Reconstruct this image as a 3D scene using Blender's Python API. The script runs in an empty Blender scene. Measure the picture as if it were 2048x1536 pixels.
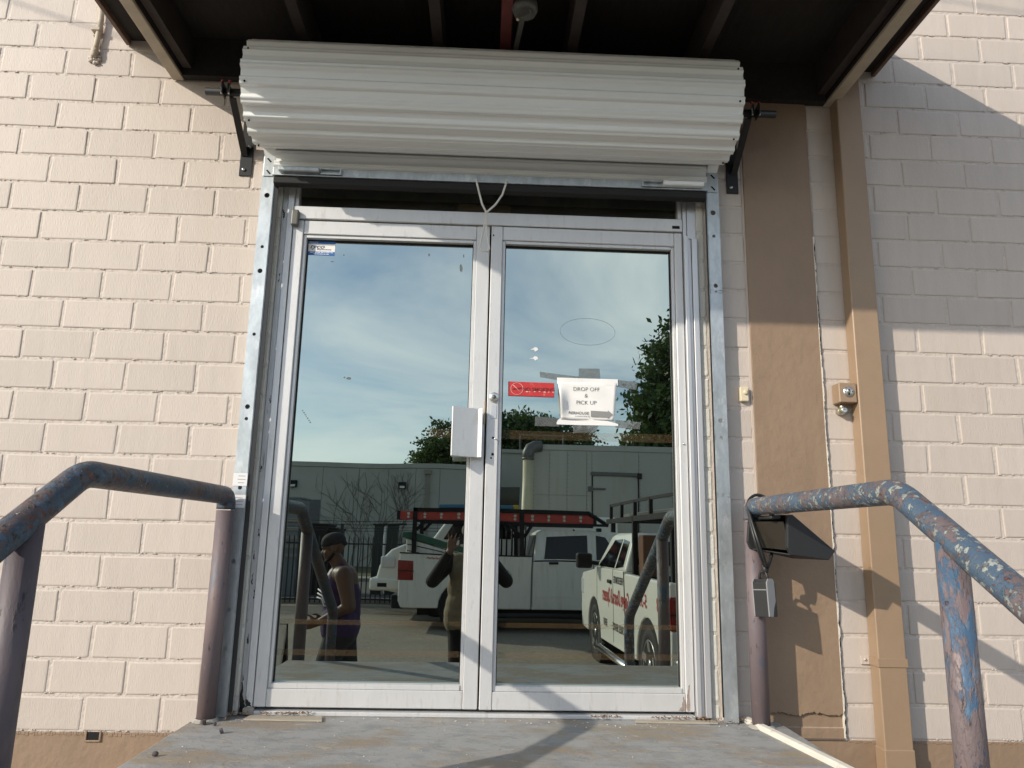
import bpy, bmesh, math, random
from mathutils import Vector, Matrix, Quaternion
import numpy as np

R = math.radians
random.seed(7)
scene = bpy.context.scene
COL = scene.collection

# ------------------------------------------------------------------ camera
cam_d = bpy.data.cameras.new('camera')
cam_d.sensor_width = 36.0
cam_d.lens = 36.0 * 1500.0 / 2048.0
cam_d.clip_start = 0.02
cam_d.clip_end = 1500
cam = bpy.data.objects.new('camera', cam_d)
COL.objects.link(cam)
YAW, PITCH, ROLL = R(2.056), R(11.643), R(1.156)
_f = Vector((math.sin(YAW)*math.cos(PITCH), math.cos(YAW)*math.cos(PITCH), math.sin(PITCH)))
_r = Vector((math.cos(YAW), -math.sin(YAW), 0)); _u = _r.cross(_f)
_r2 = _r*math.cos(ROLL) + _u*math.sin(ROLL); _u2 = -_r*math.sin(ROLL) + _u*math.cos(ROLL)
_m = Matrix((( _r2.x, _u2.x, -_f.x, -0.0022), (_r2.y, _u2.y, -_f.y, -3.2444), (_r2.z, _u2.z, -_f.z, 0.7126), (0, 0, 0, 1)))
cam.matrix_world = _m
scene.camera = cam

# ------------------------------------------------------------------ light, sky, exposure
SUN = Vector((1.39, 1.0, -0.81)).normalized()        # direction the sunlight travels
sun_d = bpy.data.lights.new('sun', 'SUN')
sun_d.energy = 3.5
sun_d.angle = R(0.53)
sun_d.color = (1.0, 0.90, 0.76)
sun = bpy.data.objects.new('sun', sun_d)
sun.rotation_euler = SUN.to_track_quat('-Z', 'Y').to_euler()
sun.location = (-14, -12, 12)
COL.objects.link(sun)
SUN_EL = math.asin(-SUN.z)
SUN_AZ = math.atan2(-SUN.x, -SUN.y)                   # clockwise from +Y

world = bpy.data.worlds.new('World')
scene.world = world
world.use_nodes = True
wn = world.node_tree
wn.nodes.clear()
def N(t, kind, **kw):
    n = t.nodes.new(kind)
    for k, v in kw.items():
        if k.startswith('_'): setattr(n, k[1:], v)
    return n
sky = wn.nodes.new('ShaderNodeTexSky')
sky.sky_type = 'NISHITA'; sky.sun_disc = False
sky.sun_elevation = SUN_EL; sky.sun_rotation = SUN_AZ
sky.air_density = 1.0; sky.dust_density = 0.6; sky.ozone_density = 1.6
tc = wn.nodes.new('ShaderNodeTexCoord')
sep = wn.nodes.new('ShaderNodeSeparateXYZ'); wn.links.new(tc.outputs['Generated'], sep.inputs[0])
zc = wn.nodes.new('ShaderNodeMath'); zc.operation = 'MAXIMUM'; zc.inputs[1].default_value = 0.0; wn.links.new(sep.outputs['Z'], zc.inputs[0])
za = wn.nodes.new('ShaderNodeMath'); za.operation = 'ADD'; za.inputs[1].default_value = 0.10; wn.links.new(zc.outputs[0], za.inputs[0])
dx = wn.nodes.new('ShaderNodeMath'); dx.operation = 'DIVIDE'; wn.links.new(sep.outputs['X'], dx.inputs[0]); wn.links.new(za.outputs[0], dx.inputs[1])
dy = wn.nodes.new('ShaderNodeMath'); dy.operation = 'DIVIDE'; wn.links.new(sep.outputs['Y'], dy.inputs[0]); wn.links.new(za.outputs[0], dy.inputs[1])
cmb = wn.nodes.new('ShaderNodeCombineXYZ'); wn.links.new(dx.outputs[0], cmb.inputs[0]); wn.links.new(dy.outputs[0], cmb.inputs[1])
cn = wn.nodes.new('ShaderNodeTexNoise'); cn.inputs['Scale'].default_value = 0.62; cn.inputs['Detail'].default_value = 9; cn.inputs['Roughness'].default_value = 0.58; cn.inputs['Distortion'].default_value = 0.5
cmap = wn.nodes.new('ShaderNodeMapping'); cmap.inputs['Location'].default_value = (3.1, 0.7, 0); cmap.inputs['Rotation'].default_value = (0, 0, R(20)); cmap.inputs['Scale'].default_value = (1.0, 1.0, 1)
wn.links.new(cmb.outputs[0], cmap.inputs[0]); wn.links.new(cmap.outputs[0], cn.inputs['Vector'])
cr = wn.nodes.new('ShaderNodeValToRGB'); cr.color_ramp.elements[0].position = 0.42; cr.color_ramp.elements[1].position = 0.70
wn.links.new(cn.outputs['Fac'], cr.inputs[0])
cfac = wn.nodes.new('ShaderNodeMath'); cfac.operation = 'MULTIPLY'; cfac.inputs[1].default_value = 0.8; wn.links.new(cr.outputs[0], cfac.inputs[0])
cmix = wn.nodes.new('ShaderNodeMixRGB'); wn.links.new(cfac.outputs[0], cmix.inputs[0]); wn.links.new(sky.outputs[0], cmix.inputs[1])
cmix.inputs[2].default_value = (9.0, 9.2, 9.2, 1)
bg = wn.nodes.new('ShaderNodeBackground'); bg.inputs['Strength'].default_value = 0.15
wo = wn.nodes.new('ShaderNodeOutputWorld')
wn.links.new(cmix.outputs[0], bg.inputs['Color']); wn.links.new(bg.outputs[0], wo.inputs['Surface'])

scene.view_settings.view_transform = 'Standard'
scene.view_settings.look = 'None'
scene.view_settings.exposure = 0.3
scene.view_settings.gamma = 1.0
scene.render.engine = 'CYCLES'
scene.cycles.max_bounces = 7
scene.cycles.diffuse_bounces = 3
scene.cycles.transparent_max_bounces = 12

# ------------------------------------------------------------------ mesh helpers
class MB:
    def __init__(s): s.v = []; s.f = []; s.sm = []
    def add(s, vs, fs, smooth=False):
        o = len(s.v); s.v += [tuple(v) for v in vs]; s.f += [tuple(i+o for i in f) for f in fs]; s.sm += [smooth]*len(fs); return s
    def box(s, x0, x1, y0, y1, z0, z1):
        if x0 > x1: x0, x1 = x1, x0
        if y0 > y1: y0, y1 = y1, y0
        if z0 > z1: z0, z1 = z1, z0
        v = [(x0,y0,z0),(x1,y0,z0),(x1,y1,z0),(x0,y1,z0),(x0,y0,z1),(x1,y0,z1),(x1,y1,z1),(x0,y1,z1)]
        return s.add(v, [(0,3,2,1),(4,5,6,7),(0,1,5,4),(1,2,6,5),(2,3,7,6),(3,0,4,7)])
    def bbox(s, x0, x1, y0, y1, z0, z1, b=0.004, seg=1):
        bm = bmesh.new(); bmesh.ops.create_cube(bm, size=1.0)
        for v in bm.verts: v.co = Vector(((x0+x1)/2+v.co.x*abs(x1-x0), (y0+y1)/2+v.co.y*abs(y1-y0), (z0+z1)/2+v.co.z*abs(z1-z0)))
        bmesh.ops.bevel(bm, geom=list(bm.edges), offset=b, segments=seg, affect='EDGES', profile=0.5)
        return s.bm(bm)
    def bm(s, bm, smooth=False, M=None):
        bm.verts.index_update()
        vs = [(M @ v.co if M else v.co.copy()) for v in bm.verts]
        s.add(vs, [tuple(v.index for v in f.verts) for f in bm.faces], smooth); bm.free(); return s
    def prism(s, pts, axis, a, b, smooth=False):
        # pts: polygon (p,q) in the plane normal to axis
        def P(p, q, t): return {'x': (t, p, q), 'y': (p, t, q), 'z': (p, q, t)}[axis]
        n = len(pts); v = [P(p, q, a) for p, q in pts] + [P(p, q, b) for p, q in pts]
        f = [tuple(range(n))[::-1], tuple(range(n, 2*n))]
        f += [(i, (i+1) % n, (i+1) % n + n, i+n) for i in range(n)]
        return s.add(v, f, smooth)
    def tube(s, pts, r, n=10, cap=True, smooth=True):
        pts = [Vector(p) for p in pts]; rs = r if isinstance(r, (list, tuple)) else [r]*len(pts)
        t0 = (pts[1]-pts[0]).normalized(); up = Vector((0,0,1)) if abs(t0.z) < 0.9 else Vector((1,0,0))
        u = t0.cross(up).normalized(); vs = []
        for i, p in enumerate(pts):
            if i == 0: t = t0
            elif i == len(pts)-1: t = (pts[i]-pts[i-1]).normalized()
            else: t = ((pts[i]-pts[i-1]).normalized() + (pts[i+1]-pts[i]).normalized()).normalized()
            u = (u - t*u.dot(t)).normalized(); w = t.cross(u)
            k = 1.0
            if 0 < i < len(pts)-1:
                c = (pts[i]-pts[i-1]).normalized().dot(t); k = 1.0/max(c, 0.5)
            bis = None
            if 0 < i < len(pts)-1:
                d = ((pts[i+1]-pts[i]).normalized() - (pts[i]-pts[i-1]).normalized())
                if d.length > 1e-4: bis = d.normalized()
            for j in range(n):
                a = 2*math.pi*j/n; o = (u*math.cos(a) + w*math.sin(a))*rs[i]
                if bis is not None: o += bis*o.dot(bis)*(k-1)
                vs.append(p+o)
        fs = []
        for i in range(len(pts)-1):
            for j in range(n):
                a = i*n+j; b = i*n+(j+1) % n; fs.append((a, a+n, b+n, b))
        s.add(vs, fs, smooth)
        if cap:
            s.add(vs[:n], [tuple(range(n))]); s.add(vs[-n:], [tuple(range(n))[::-1]])
        return s
    def cyl(s, p0, p1, r, n=16, smooth=True): return s.tube([p0, p1], r, n, True, smooth)
    def ball(s, c, r, seg=12, rings=8, M=None):
        rx, ry, rz = r if isinstance(r, (list, tuple)) else (r, r, r)
        vs = []; fs = []
        for i in range(rings+1):
            th = math.pi*i/rings
            for j in range(seg):
                ph = 2*math.pi*j/seg
                p = Vector((rx*math.sin(th)*math.cos(ph), ry*math.sin(th)*math.sin(ph), rz*math.cos(th)))
                if M: p = M @ p
                vs.append(Vector(c)+p)
        for i in range(rings):
            for j in range(seg):
                a = i*seg+j; b = i*seg+(j+1) % seg; fs.append((a, a+seg, b+seg, b))
        return s.add(vs, fs, True)
    def lathe(s, prof, c, axis='x', n=24, smooth=True):
        # prof: (t along axis, radius)
        vs = []; c = Vector(c)
        for t, r in prof:
            for j in range(n):
                a = 2*math.pi*j/n; p, q = r*math.cos(a), r*math.sin(a)
                vs.append(c + Vector({'x': (t, p, q), 'y': (p, t, q), 'z': (p, q, t)}[axis]))
        fs = [(i*n+j, (i+1)*n+j, (i+1)*n+(j+1) % n, i*n+(j+1) % n) for i in range(len(prof)-1) for j in range(n)]
        s.add(vs, fs, smooth)
        s.add(vs[:n], [tuple(range(n))]); s.add(vs[-n:], [tuple(range(n))])
        return s
    def mesh(s, name):
        me = bpy.data.meshes.new(name); me.from_pydata([tuple(v) for v in s.v], [], s.f); 
        me.polygons.foreach_set('use_smooth', s.sm); 
        bm = bmesh.new(); bm.from_mesh(me); bmesh.ops.remove_doubles(bm, verts=bm.verts, dist=1e-6); bmesh.ops.recalc_face_normals(bm, faces=bm.faces); bm.to_mesh(me); bm.free()
        me.update(); return me
    def build(s, name, mat, parent=None, local=False, label=None, kind=None, bevel=0, seg=2):
        o = bpy.data.objects.new(name, s.mesh(name)); COL.objects.link(o)
        if mat: o.data.materials.append(mat)
        if parent is not None:
            o.parent = parent
            if not local:
                p = parent; off = Vector((0,0,0))
                while p is not None: off += p.location; p = p.parent
                o.location = -off
        if label: o['label'] = label
        if kind: o['kind'] = kind
        if bevel:
            m = o.modifiers.new('bevel', 'BEVEL'); m.width = bevel; m.segments = seg; m.limit_method = 'ANGLE'; m.angle_limit = R(35)
        return o

def tag(o, label, cat, group=None, kind=None):
    o['label'] = label
    if cat: o['category'] = cat
    if group: o['group'] = group
    if kind: o['kind'] = kind
    return o
def thing(name, loc, label, cat, group=None, rz=0.0):
    o = bpy.data.objects.new(name, None); COL.objects.link(o); o.location = loc; o.rotation_euler = (0, 0, rz)
    o.empty_display_size = 0.1
    return tag(o, label, cat, group)
def struct(o): o['kind'] = 'structure'; return o

def text(name, body, size, mat, parent, loc, rot=(R(90), 0, 0), shear=0.0, align='CENTER', bold=0.0, sx=1.0, local=False):
    cu = bpy.data.curves.new('t', 'FONT'); cu.body = body; cu.size = size; cu.shear = shear; cu.align_x = align; cu.align_y = 'CENTER'; cu.offset = bold; cu.resolution_u = 3
    cu.extrude = 0.0002
    t = bpy.data.objects.new('t', cu); COL.objects.link(t)
    bpy.context.view_layer.update()
    me = bpy.data.meshes.new_from_object(t.evaluated_get(bpy.context.evaluated_depsgraph_get()))
    bpy.data.objects.remove(t)
    Mx = Matrix.LocRotScale(Vector(loc), None, None) @ Matrix.Rotation(rot[2], 4, 'Z') @ Matrix.Rotation(rot[1], 4, 'Y') @ Matrix.Rotation(rot[0], 4, 'X') @ Matrix.Diagonal((sx, 1, 1, 1))
    me.transform(Mx); me.name = name
    o = bpy.data.objects.new(name, me); COL.objects.link(o)
    me.materials.clear(); me.materials.append(mat)
    if parent is not None:
        o.parent = parent
        if not local:
            p = parent; off = Vector((0,0,0))
            while p is not None: off += p.location; p = p.parent
            o.location = -off
    return o

# ------------------------------------------------------------------ materials
MATS = {}
def mat(name, color, rough=0.6, metal=0.0, var=0.0, vscale=6.0, bump=0.0, bscale=60.0, spec=0.5, col2=None, stretch=None, objvar=0.0, coat=0.0, dirt=None, dirt_scale=3.0, dirt_lo=0.55, dirt_hi=0.75):
    """plain procedural material: base colour with noise variation, second-colour patches and fine relief"""
    m = bpy.data.materials.new(name); m.use_nodes = True; t = m.node_tree; L = t.links
    b = t.nodes['Principled BSDF']; b.inputs['Roughness'].default_value = rough; b.inputs['Metallic'].default_value = metal
    b.inputs['Specular IOR Level'].default_value = spec; b.inputs['Coat Weight'].default_value = coat; b.inputs['Coat Roughness'].default_value = 0.08
    tcn = t.nodes.new('ShaderNodeTexCoord'); geo = t.nodes.new('ShaderNodeNewGeometry')
    src = geo.outputs['Position']
    mp = t.nodes.new('ShaderNodeMapping'); L.new(src, mp.inputs[0])
    if stretch: mp.inputs['Scale'].default_value = stretch
    cur = None
    if var > 0 or col2:
        n = t.nodes.new('ShaderNodeTexNoise'); n.inputs['Scale'].default_value = vscale; n.inputs['Detail'].default_value = 6; n.inputs['Roughness'].default_value = 0.65
        L.new(mp.outputs[0], n.inputs['Vector'])
        mix = t.nodes.new('ShaderNodeMixRGB'); 
        rmp = t.nodes.new('ShaderNodeMapRange'); rmp.inputs[1].default_value = 0.3; rmp.inputs[2].default_value = 0.7; L.new(n.outputs['Fac'], rmp.inputs[0])
        L.new(rmp.outputs[0], mix.inputs[0])
        c = Vector(color)
        a = c*(1-var); e = Vector(col2) if col2 else c*(1+var*0.7)
        mix.inputs[1].default_value = (*a, 1); mix.inputs[2].default_value = (*e, 1); cur = mix.outputs[0]
    if dirt:
        n2 = t.nodes.new('ShaderNodeTexNoise'); n2.inputs['Scale'].default_value = dirt_scale; n2.inputs['Detail'].default_value = 8; n2.inputs['Roughness'].default_value = 0.7
        L.new(mp.outputs[0], n2.inputs['Vector'])
        r2 = t.nodes.new('ShaderNodeMapRange'); r2.inputs[1].default_value = dirt_lo; r2.inputs[2].default_value = dirt_hi; L.new(n2.outputs['Fac'], r2.inputs[0])
        mx = t.nodes.new('ShaderNodeMixRGB'); L.new(r2.outputs[0], mx.inputs[0])
        if cur: L.new(cur, mx.inputs[1])
        else: mx.inputs[1].default_value = (*color, 1)
        mx.inputs[2].default_value = (*dirt, 1); cur = mx.outputs[0]
    if objvar > 0:
        oi = t.nodes.new('ShaderNodeObjectInfo'); hv = t.nodes.new('ShaderNodeHueSaturation')
        rr = t.nodes.new('ShaderNodeMapRange'); rr.inputs[3].default_value = 1-objvar; rr.inputs[4].default_value = 1+objvar; L.new(oi.outputs['Random'], rr.inputs[0])
        L.new(rr.outputs[0], hv.inputs['Value'])
        if cur: L.new(cur, hv.inputs['Color'])
        else: hv.inputs['Color'].default_value = (*color, 1)
        cur = hv.outputs[0]
    if cur: L.new(cur, b.inputs['Base Color'])
    else: b.inputs['Base Color'].default_value = (*color, 1)
    if bump > 0:
        n3 = t.nodes.new('ShaderNodeTexNoise'); n3.inputs['Scale'].default_value = bscale; n3.inputs['Detail'].default_value = 8; n3.inputs['Roughness'].default_value = 0.6
        L.new(mp.outputs[0], n3.inputs['Vector'])
        bp = t.nodes.new('ShaderNodeBump'); bp.inputs['Strength'].default_value = 1.0; bp.inputs['Distance'].default_value = bump; L.new(n3.outputs['Fac'], bp.inputs['Height'])
        L.new(bp.outputs[0], b.inputs['Normal'])
    MATS[name] = m
    return m

M_wall   = mat('wall_paint', (0.528, 0.465, 0.415), 0.55, var=0.06, vscale=6, bump=0.0017, bscale=70, objvar=0.05, dirt=(0.455,0.38,0.31), dirt_scale=3.0, dirt_lo=0.56, dirt_hi=0.85, stretch=(3.2,1,0.55))
M_mortar = mat('painted_mortar', (0.550, 0.487, 0.435), 0.6, var=0.10, vscale=25, bump=0.006, bscale=55)
M_white_brick = mat('white_brick_paint', (0.66, 0.65, 0.60), 0.6, var=0.06, bump=0.004, bscale=40, dirt=(0.22,0.17,0.12), dirt_scale=14, dirt_lo=0.62, dirt_hi=0.72)
M_brown  = mat('brown_paint', (0.272, 0.190, 0.128), 0.5, var=0.10, vscale=5, bump=0.0035, bscale=26, dirt=(0.20,0.14,0.095), dirt_scale=5, dirt_lo=0.56, dirt_hi=0.80, stretch=(1.1,1,0.9))
M_brown_metal = mat('brown_metal_paint', (0.302, 0.212, 0.138), 0.42, var=0.07, vscale=3, dirt=(0.27,0.19,0.13), dirt_scale=7, dirt_lo=0.58, dirt_hi=0.75, bump=0.0008, bscale=20)
M_caulk  = mat('old_caulk', (0.70, 0.66, 0.58), 0.7, var=0.15, vscale=30, bump=0.004, bscale=80)
M_concrete_chip = mat('chipped_concrete', (0.34, 0.24, 0.17), 0.9, var=0.3, vscale=40, bump=0.01, bscale=50)
M_alu    = mat('weathered_aluminium', (0.64, 0.645, 0.65), 0.42, metal=0.35, var=0.06, vscale=8, dirt=(0.46,0.44,0.41), dirt_scale=16, dirt_lo=0.54, dirt_hi=0.80, bump=0.0004, bscale=180, stretch=(2.5,1,0.6))
M_alu_bare = mat('bare_aluminium_channel', (0.62, 0.63, 0.65), 0.38, metal=0.6, var=0.05, vscale=12, stretch=(8,8,0.4))
M_galv   = mat('galvanised_steel', (0.50, 0.54, 0.56), 0.42, metal=0.75, var=0.22, vscale=26, stretch=(1,1,0.45), dirt=(0.70,0.72,0.72), dirt_scale=16, dirt_lo=0.55, dirt_hi=0.70)
M_shut   = mat('shutter_enamel', (0.80, 0.83, 0.84), 0.27, var=0.02, vscale=3, spec=0.6)
M_black  = mat('black_enamel', (0.014, 0.015, 0.017), 0.42, var=0.2, vscale=30)
M_blackp = mat('black_plastic', (0.016, 0.017, 0.019), 0.5, bump=0.0003, bscale=400)
M_rubber = mat('rubber', (0.012, 0.012, 0.013), 0.75)
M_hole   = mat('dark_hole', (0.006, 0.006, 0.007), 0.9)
M_zinc   = mat('zinc_bolt', (0.62, 0.63, 0.62), 0.3, metal=0.9)
M_red    = mat('red_enamel', (0.42, 0.03, 0.025), 0.4)
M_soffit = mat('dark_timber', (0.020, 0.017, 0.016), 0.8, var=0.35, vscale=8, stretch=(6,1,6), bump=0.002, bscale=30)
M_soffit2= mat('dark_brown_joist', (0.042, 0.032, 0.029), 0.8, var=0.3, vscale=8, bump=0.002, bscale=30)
M_beam   = mat('beige_beam_paint', (0.46, 0.40, 0.31), 0.6, var=0.12, vscale=14, bump=0.002, bscale=50, dirt=(0.2,0.16,0.12), dirt_scale=25, dirt_lo=0.66, dirt_hi=0.74)
M_fascia = mat('fascia_paint', (0.16, 0.10, 0.075), 0.55, var=0.15, vscale=6)
M_redpipe= mat('dull_red_pipe', (0.13, 0.030, 0.026), 0.6, var=0.3, vscale=12)
M_greyfix= mat('dusty_grey_metal', (0.13, 0.13, 0.12), 0.5, metal=0.3, var=0.2, vscale=20)
M_rope   = mat('white_rope', (0.72, 0.70, 0.66), 0.8, bump=0.002, bscale=500)
M_paper  = mat('white_paper', (0.80, 0.80, 0.79), 0.7, var=0.03, vscale=12)
M_paper2 = mat('paper_label', (0.74, 0.74, 0.75), 0.7)
M_ink    = mat('grey_ink', (0.06, 0.06, 0.065), 0.7)
M_inkblk = mat('black_print', (0.02, 0.02, 0.02), 0.6)
M_greypr = mat('grey_print', (0.26, 0.26, 0.26), 0.7, var=0.2, vscale=60, stretch=(1,1,8))
M_nosm   = mat('red_sign_plastic', (0.52, 0.035, 0.035), 0.4, var=0.1, vscale=10, dirt=(0.60,0.16,0.14), dirt_scale=40, dirt_lo=0.6, dirt_hi=0.72)
M_nosm_t = mat('worn_dark_red_print', (0.16, 0.012, 0.014), 0.5)
M_nosm_w = mat('worn_white_print', (0.70, 0.45, 0.42), 0.5)
M_blue   = mat('blue_print', (0.02, 0.14, 0.42), 0.5)
M_navy   = mat('navy_print', (0.03, 0.06, 0.13), 0.5)
M_cream  = mat('cream_plastic', (0.66, 0.58, 0.42), 0.4)
M_brass  = mat('worn_nickel', (0.55, 0.52, 0.42), 0.35, metal=0.8)
M_pvc    = mat('white_pvc', (0.62, 0.60, 0.54), 0.5, var=0.08, vscale=10, dirt=(0.40,0.36,0.30), dirt_scale=20)
M_silver = mat('silver_plastic', (0.27, 0.27, 0.285), 0.35, metal=0.3)
M_pebble = mat('rusty_nut', (0.075, 0.06, 0.06), 0.8, var=0.3, vscale=60)
M_leaf_dry = mat('dry_leaf_litter', (0.22, 0.13, 0.07), 0.9, var=0.5, vscale=60)
M_wood   = mat('weathered_board', (0.36, 0.32, 0.26), 0.85, var=0.25, vscale=30, stretch=(0.2,4,4), bump=0.003, bscale=40, dirt=(0.52,0.48,0.40), dirt_scale=9)
M_room   = mat('interior_dark', (0.05, 0.05, 0.05), 0.9)
M_roomobj= mat('interior_tan', (0.25, 0.2, 0.13), 0.8)

def layered(name, layers, base, rough=0.5, bump=0.0006, bscale=90, stretch=(1,1,1)):
    """worn paint: layers = [(colour, noise scale, lo, hi, seed)] stacked over base"""
    m = bpy.data.materials.new(name); m.use_nodes = True; t = m.node_tree; L = t.links
    b = t.nodes['Principled BSDF']; b.inputs['Roughness'].default_value = rough
    geo = t.nodes.new('ShaderNodeNewGeometry'); mp = t.nodes.new('ShaderNodeMapping'); mp.inputs['Scale'].default_value = stretch; L.new(geo.outputs['Position'], mp.inputs[0])
    cur = None; h = None
    for c, sc, lo, hi, seed in layers:
        n = t.nodes.new('ShaderNodeTexNoise'); n.noise_dimensions = '4D'; n.inputs['W'].default_value = seed; n.inputs['Scale'].default_value = sc; n.inputs['Detail'].default_value = 9; n.inputs['Roughness'].default_value = 0.62
        L.new(mp.outputs[0], n.inputs['Vector'])
        r = t.nodes.new('ShaderNodeMapRange'); r.inputs[1].default_value = lo; r.inputs[2].default_value = hi; L.new(n.outputs['Fac'], r.inputs[0])
        mx = t.nodes.new('ShaderNodeMixRGB'); L.new(r.outputs[0], mx.inputs[0]); mx.inputs[2].default_value = (*c, 1)
        if cur: L.new(cur, mx.inputs[1])
        else: mx.inputs[1].default_value = (*base, 1)
        cur = mx.outputs[0]
        if h is None: h = r.outputs[0]
        else:
            ad = t.nodes.new('ShaderNodeMath'); ad.operation = 'ADD'; L.new(h, ad.inputs[0]); L.new(r.outputs[0], ad.inputs[1]); h = ad.outputs[0]
    fn = t.nodes.new('ShaderNodeTexNoise'); fn.inputs['Scale'].default_value = bscale; fn.inputs['Detail'].default_value = 4; L.new(mp.outputs[0], fn.inputs['Vector'])
    ad = t.nodes.new('ShaderNodeMath'); ad.operation = 'ADD'; L.new(h, ad.inputs[0]); L.new(fn.outputs['Fac'], ad.inputs[1])
    bp = t.nodes.new('ShaderNodeBump'); bp.inputs['Distance'].default_value = bump; bp.inputs['Strength'].default_value = 1.0; L.new(ad.outputs[0], bp.inputs['Height']); L.new(bp.outputs[0], b.inputs['Normal'])
    L.new(cur, b.inputs['Base Color'])
    return m
MAUVE = (0.135, 0.108, 0.117)
M_grout = mat('grey_grout', (0.36,0.34,0.30), 0.9, var=0.2, vscale=30, bump=0.004, bscale=60)
M_post   = layered('worn_mauve_post_paint', [((0.165,0.120,0.120), 6, 0.48, 0.64, 1.0), ((0.055,0.095,0.15), 7, 0.55, 0.64, 2.3), ((0.045,0.034,0.034), 26, 0.60, 0.66, 3.0), ((0.20,0.165,0.165), 30, 0.62, 0.70, 4.0)], MAUVE, 0.55, stretch=(1.6,1.6,0.55))
M_post3  = layered('dark_blue_mauve_post_paint', [((0.12,0.092,0.098), 6, 0.46, 0.62, 1.0), ((0.045,0.080,0.13), 5, 0.52, 0.60, 2.3), ((0.035,0.028,0.030), 26, 0.60, 0.66, 3.0), ((0.15,0.13,0.135), 34, 0.64, 0.70, 4.0)], (0.088,0.075,0.088), 0.55, stretch=(1.6,1.6,0.55))
M_post2  = layered('flaking_blue_mauve_post_paint', [((0.052,0.105,0.180), 6, 0.53, 0.56, 5.2), ((0.10,0.178,0.27), 24, 0.54, 0.68, 6.0), ((0.150,0.118,0.122), 9, 0.47, 0.50, 1.4), ((0.07,0.045,0.04), 44, 0.62, 0.66, 8.0), ((0.36,0.37,0.36), 60, 0.68, 0.71, 3.3)], (0.165,0.125,0.128), 0.5, bump=0.0016, stretch=(1.6,1.6,0.6))
M_rail_l = layered('worn_dark_blue_rail_paint', [((0.040,0.065,0.095), 10, 0.46, 0.52, 3.1), ((0.105,0.040,0.028), 30, 0.565, 0.60, 7.0), ((0.060,0.110,0.170), 24, 0.55, 0.62, 9.0), ((0.025,0.020,0.020), 40, 0.57, 0.62, 11.0), ((0.42,0.43,0.41), 70, 0.665, 0.69, 2.2)], (0.082,0.066,0.070), 0.45, bump=0.0014)
M_rail_r = layered('flaking_blue_white_rail_paint', [((0.060,0.098,0.150), 13, 0.46, 0.51, 2.1), ((0.125,0.098,0.102), 26, 0.53, 0.56, 4.4), ((0.28,0.305,0.29), 48, 0.545, 0.585, 6.3), ((0.10,0.158,0.225), 55, 0.58, 0.63, 7.1), ((0.14,0.045,0.028), 50, 0.625, 0.655, 9.3)], (0.132,0.104,0.110), 0.5, bump=0.0016)
M_landing = layered('worn_grey_landing_paint', [((0.262,0.218,0.165), 2.3, 0.48, 0.57, 1.7), ((0.215,0.222,0.228), 9, 0.48, 0.64, 3.0), ((0.35,0.315,0.26), 11, 0.59, 0.625, 5.0), ((0.155,0.148,0.136), 5, 0.58, 0.74, 6.0), ((0.26,0.265,0.26), 42, 0.56, 0.66, 7.5), ((0.36,0.33,0.28), 60, 0.69, 0.73, 8.0)], (0.290,0.292,0.290), 0.72, bump=0.0014, bscale=200, stretch=(1,1.7,1))

# mirror-film glass: reflective coating, a little see-through, a trace of dust
def glass_film(name, refl, trans, dust_haze):
    m = bpy.data.materials.new(name); m.use_nodes = True; t = m.node_tree; L = t.links
    t.nodes.clear()
    g = t.nodes.new('ShaderNodeBsdfGlossy'); g.inputs['Roughness'].default_value = 0.0; g.inputs['Color'].default_value = (*refl, 1)
    tr = t.nodes.new('ShaderNodeBsdfTransparent'); tr.inputs['Color'].default_value = (*trans, 1)
    ad = t.nodes.new('ShaderNodeAddShader'); L.new(g.outputs[0], ad.inputs[0]); L.new(tr.outputs[0], ad.inputs[1])
    d = t.nodes.new('ShaderNodeBsdfDiffuse'); d.inputs['Color'].default_value = (0.6, 0.58, 0.5, 1)
    geo = t.nodes.new('ShaderNodeNewGeometry'); n = t.nodes.new('ShaderNodeTexNoise'); n.inputs['Scale'].default_value = 3.5; n.inputs['Detail'].default_value = 8; n.inputs['Roughness'].default_value = 0.7
    L.new(geo.outputs['Position'], n.inputs['Vector'])
    r = t.nodes.new('ShaderNodeMapRange'); r.inputs[1].default_value = 0.35; r.inputs[2].default_value = 0.8; r.inputs[3].default_value = dust_haze*0.3; r.inputs[4].default_value = dust_haze; L.new(n.outputs['Fac'], r.inputs[0])
    mx = t.nodes.new('ShaderNodeMixShader'); L.new(r.outputs[0], mx.inputs[0]); L.new(ad.outputs[0], mx.inputs[1]); L.new(d.outputs[0], mx.inputs[2])
    # very slight waviness of the pane
    n2 = t.nodes.new('ShaderNodeTexNoise'); n2.inputs['Scale'].default_value = 2.0; n2.inputs['Detail'].default_value = 1; L.new(geo.outputs['Position'], n2.inputs['Vector'])
    bp = t.nodes.new('ShaderNodeBump'); bp.inputs['Distance'].default_value = 0.0006; bp.inputs['Strength'].default_value = 1.0; L.new(n2.outputs['Fac'], bp.inputs['Height']); L.new(bp.outputs[0], g.inputs['Normal'])
    o = t.nodes.new('ShaderNodeOutputMaterial'); L.new(mx.outputs[0], o.inputs['Surface'])
    return m
M_glass  = glass_film('mirror_film_glass', (0.365, 0.412, 0.385), (0.05, 0.05, 0.045), 0.004)
M_transom= glass_film('dark_transom_glass', (0.16, 0.165, 0.16), (0.62, 0.60, 0.56), 0.05)  # diffuse veil raised so the pane looks lighter, like a paler interior
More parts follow.
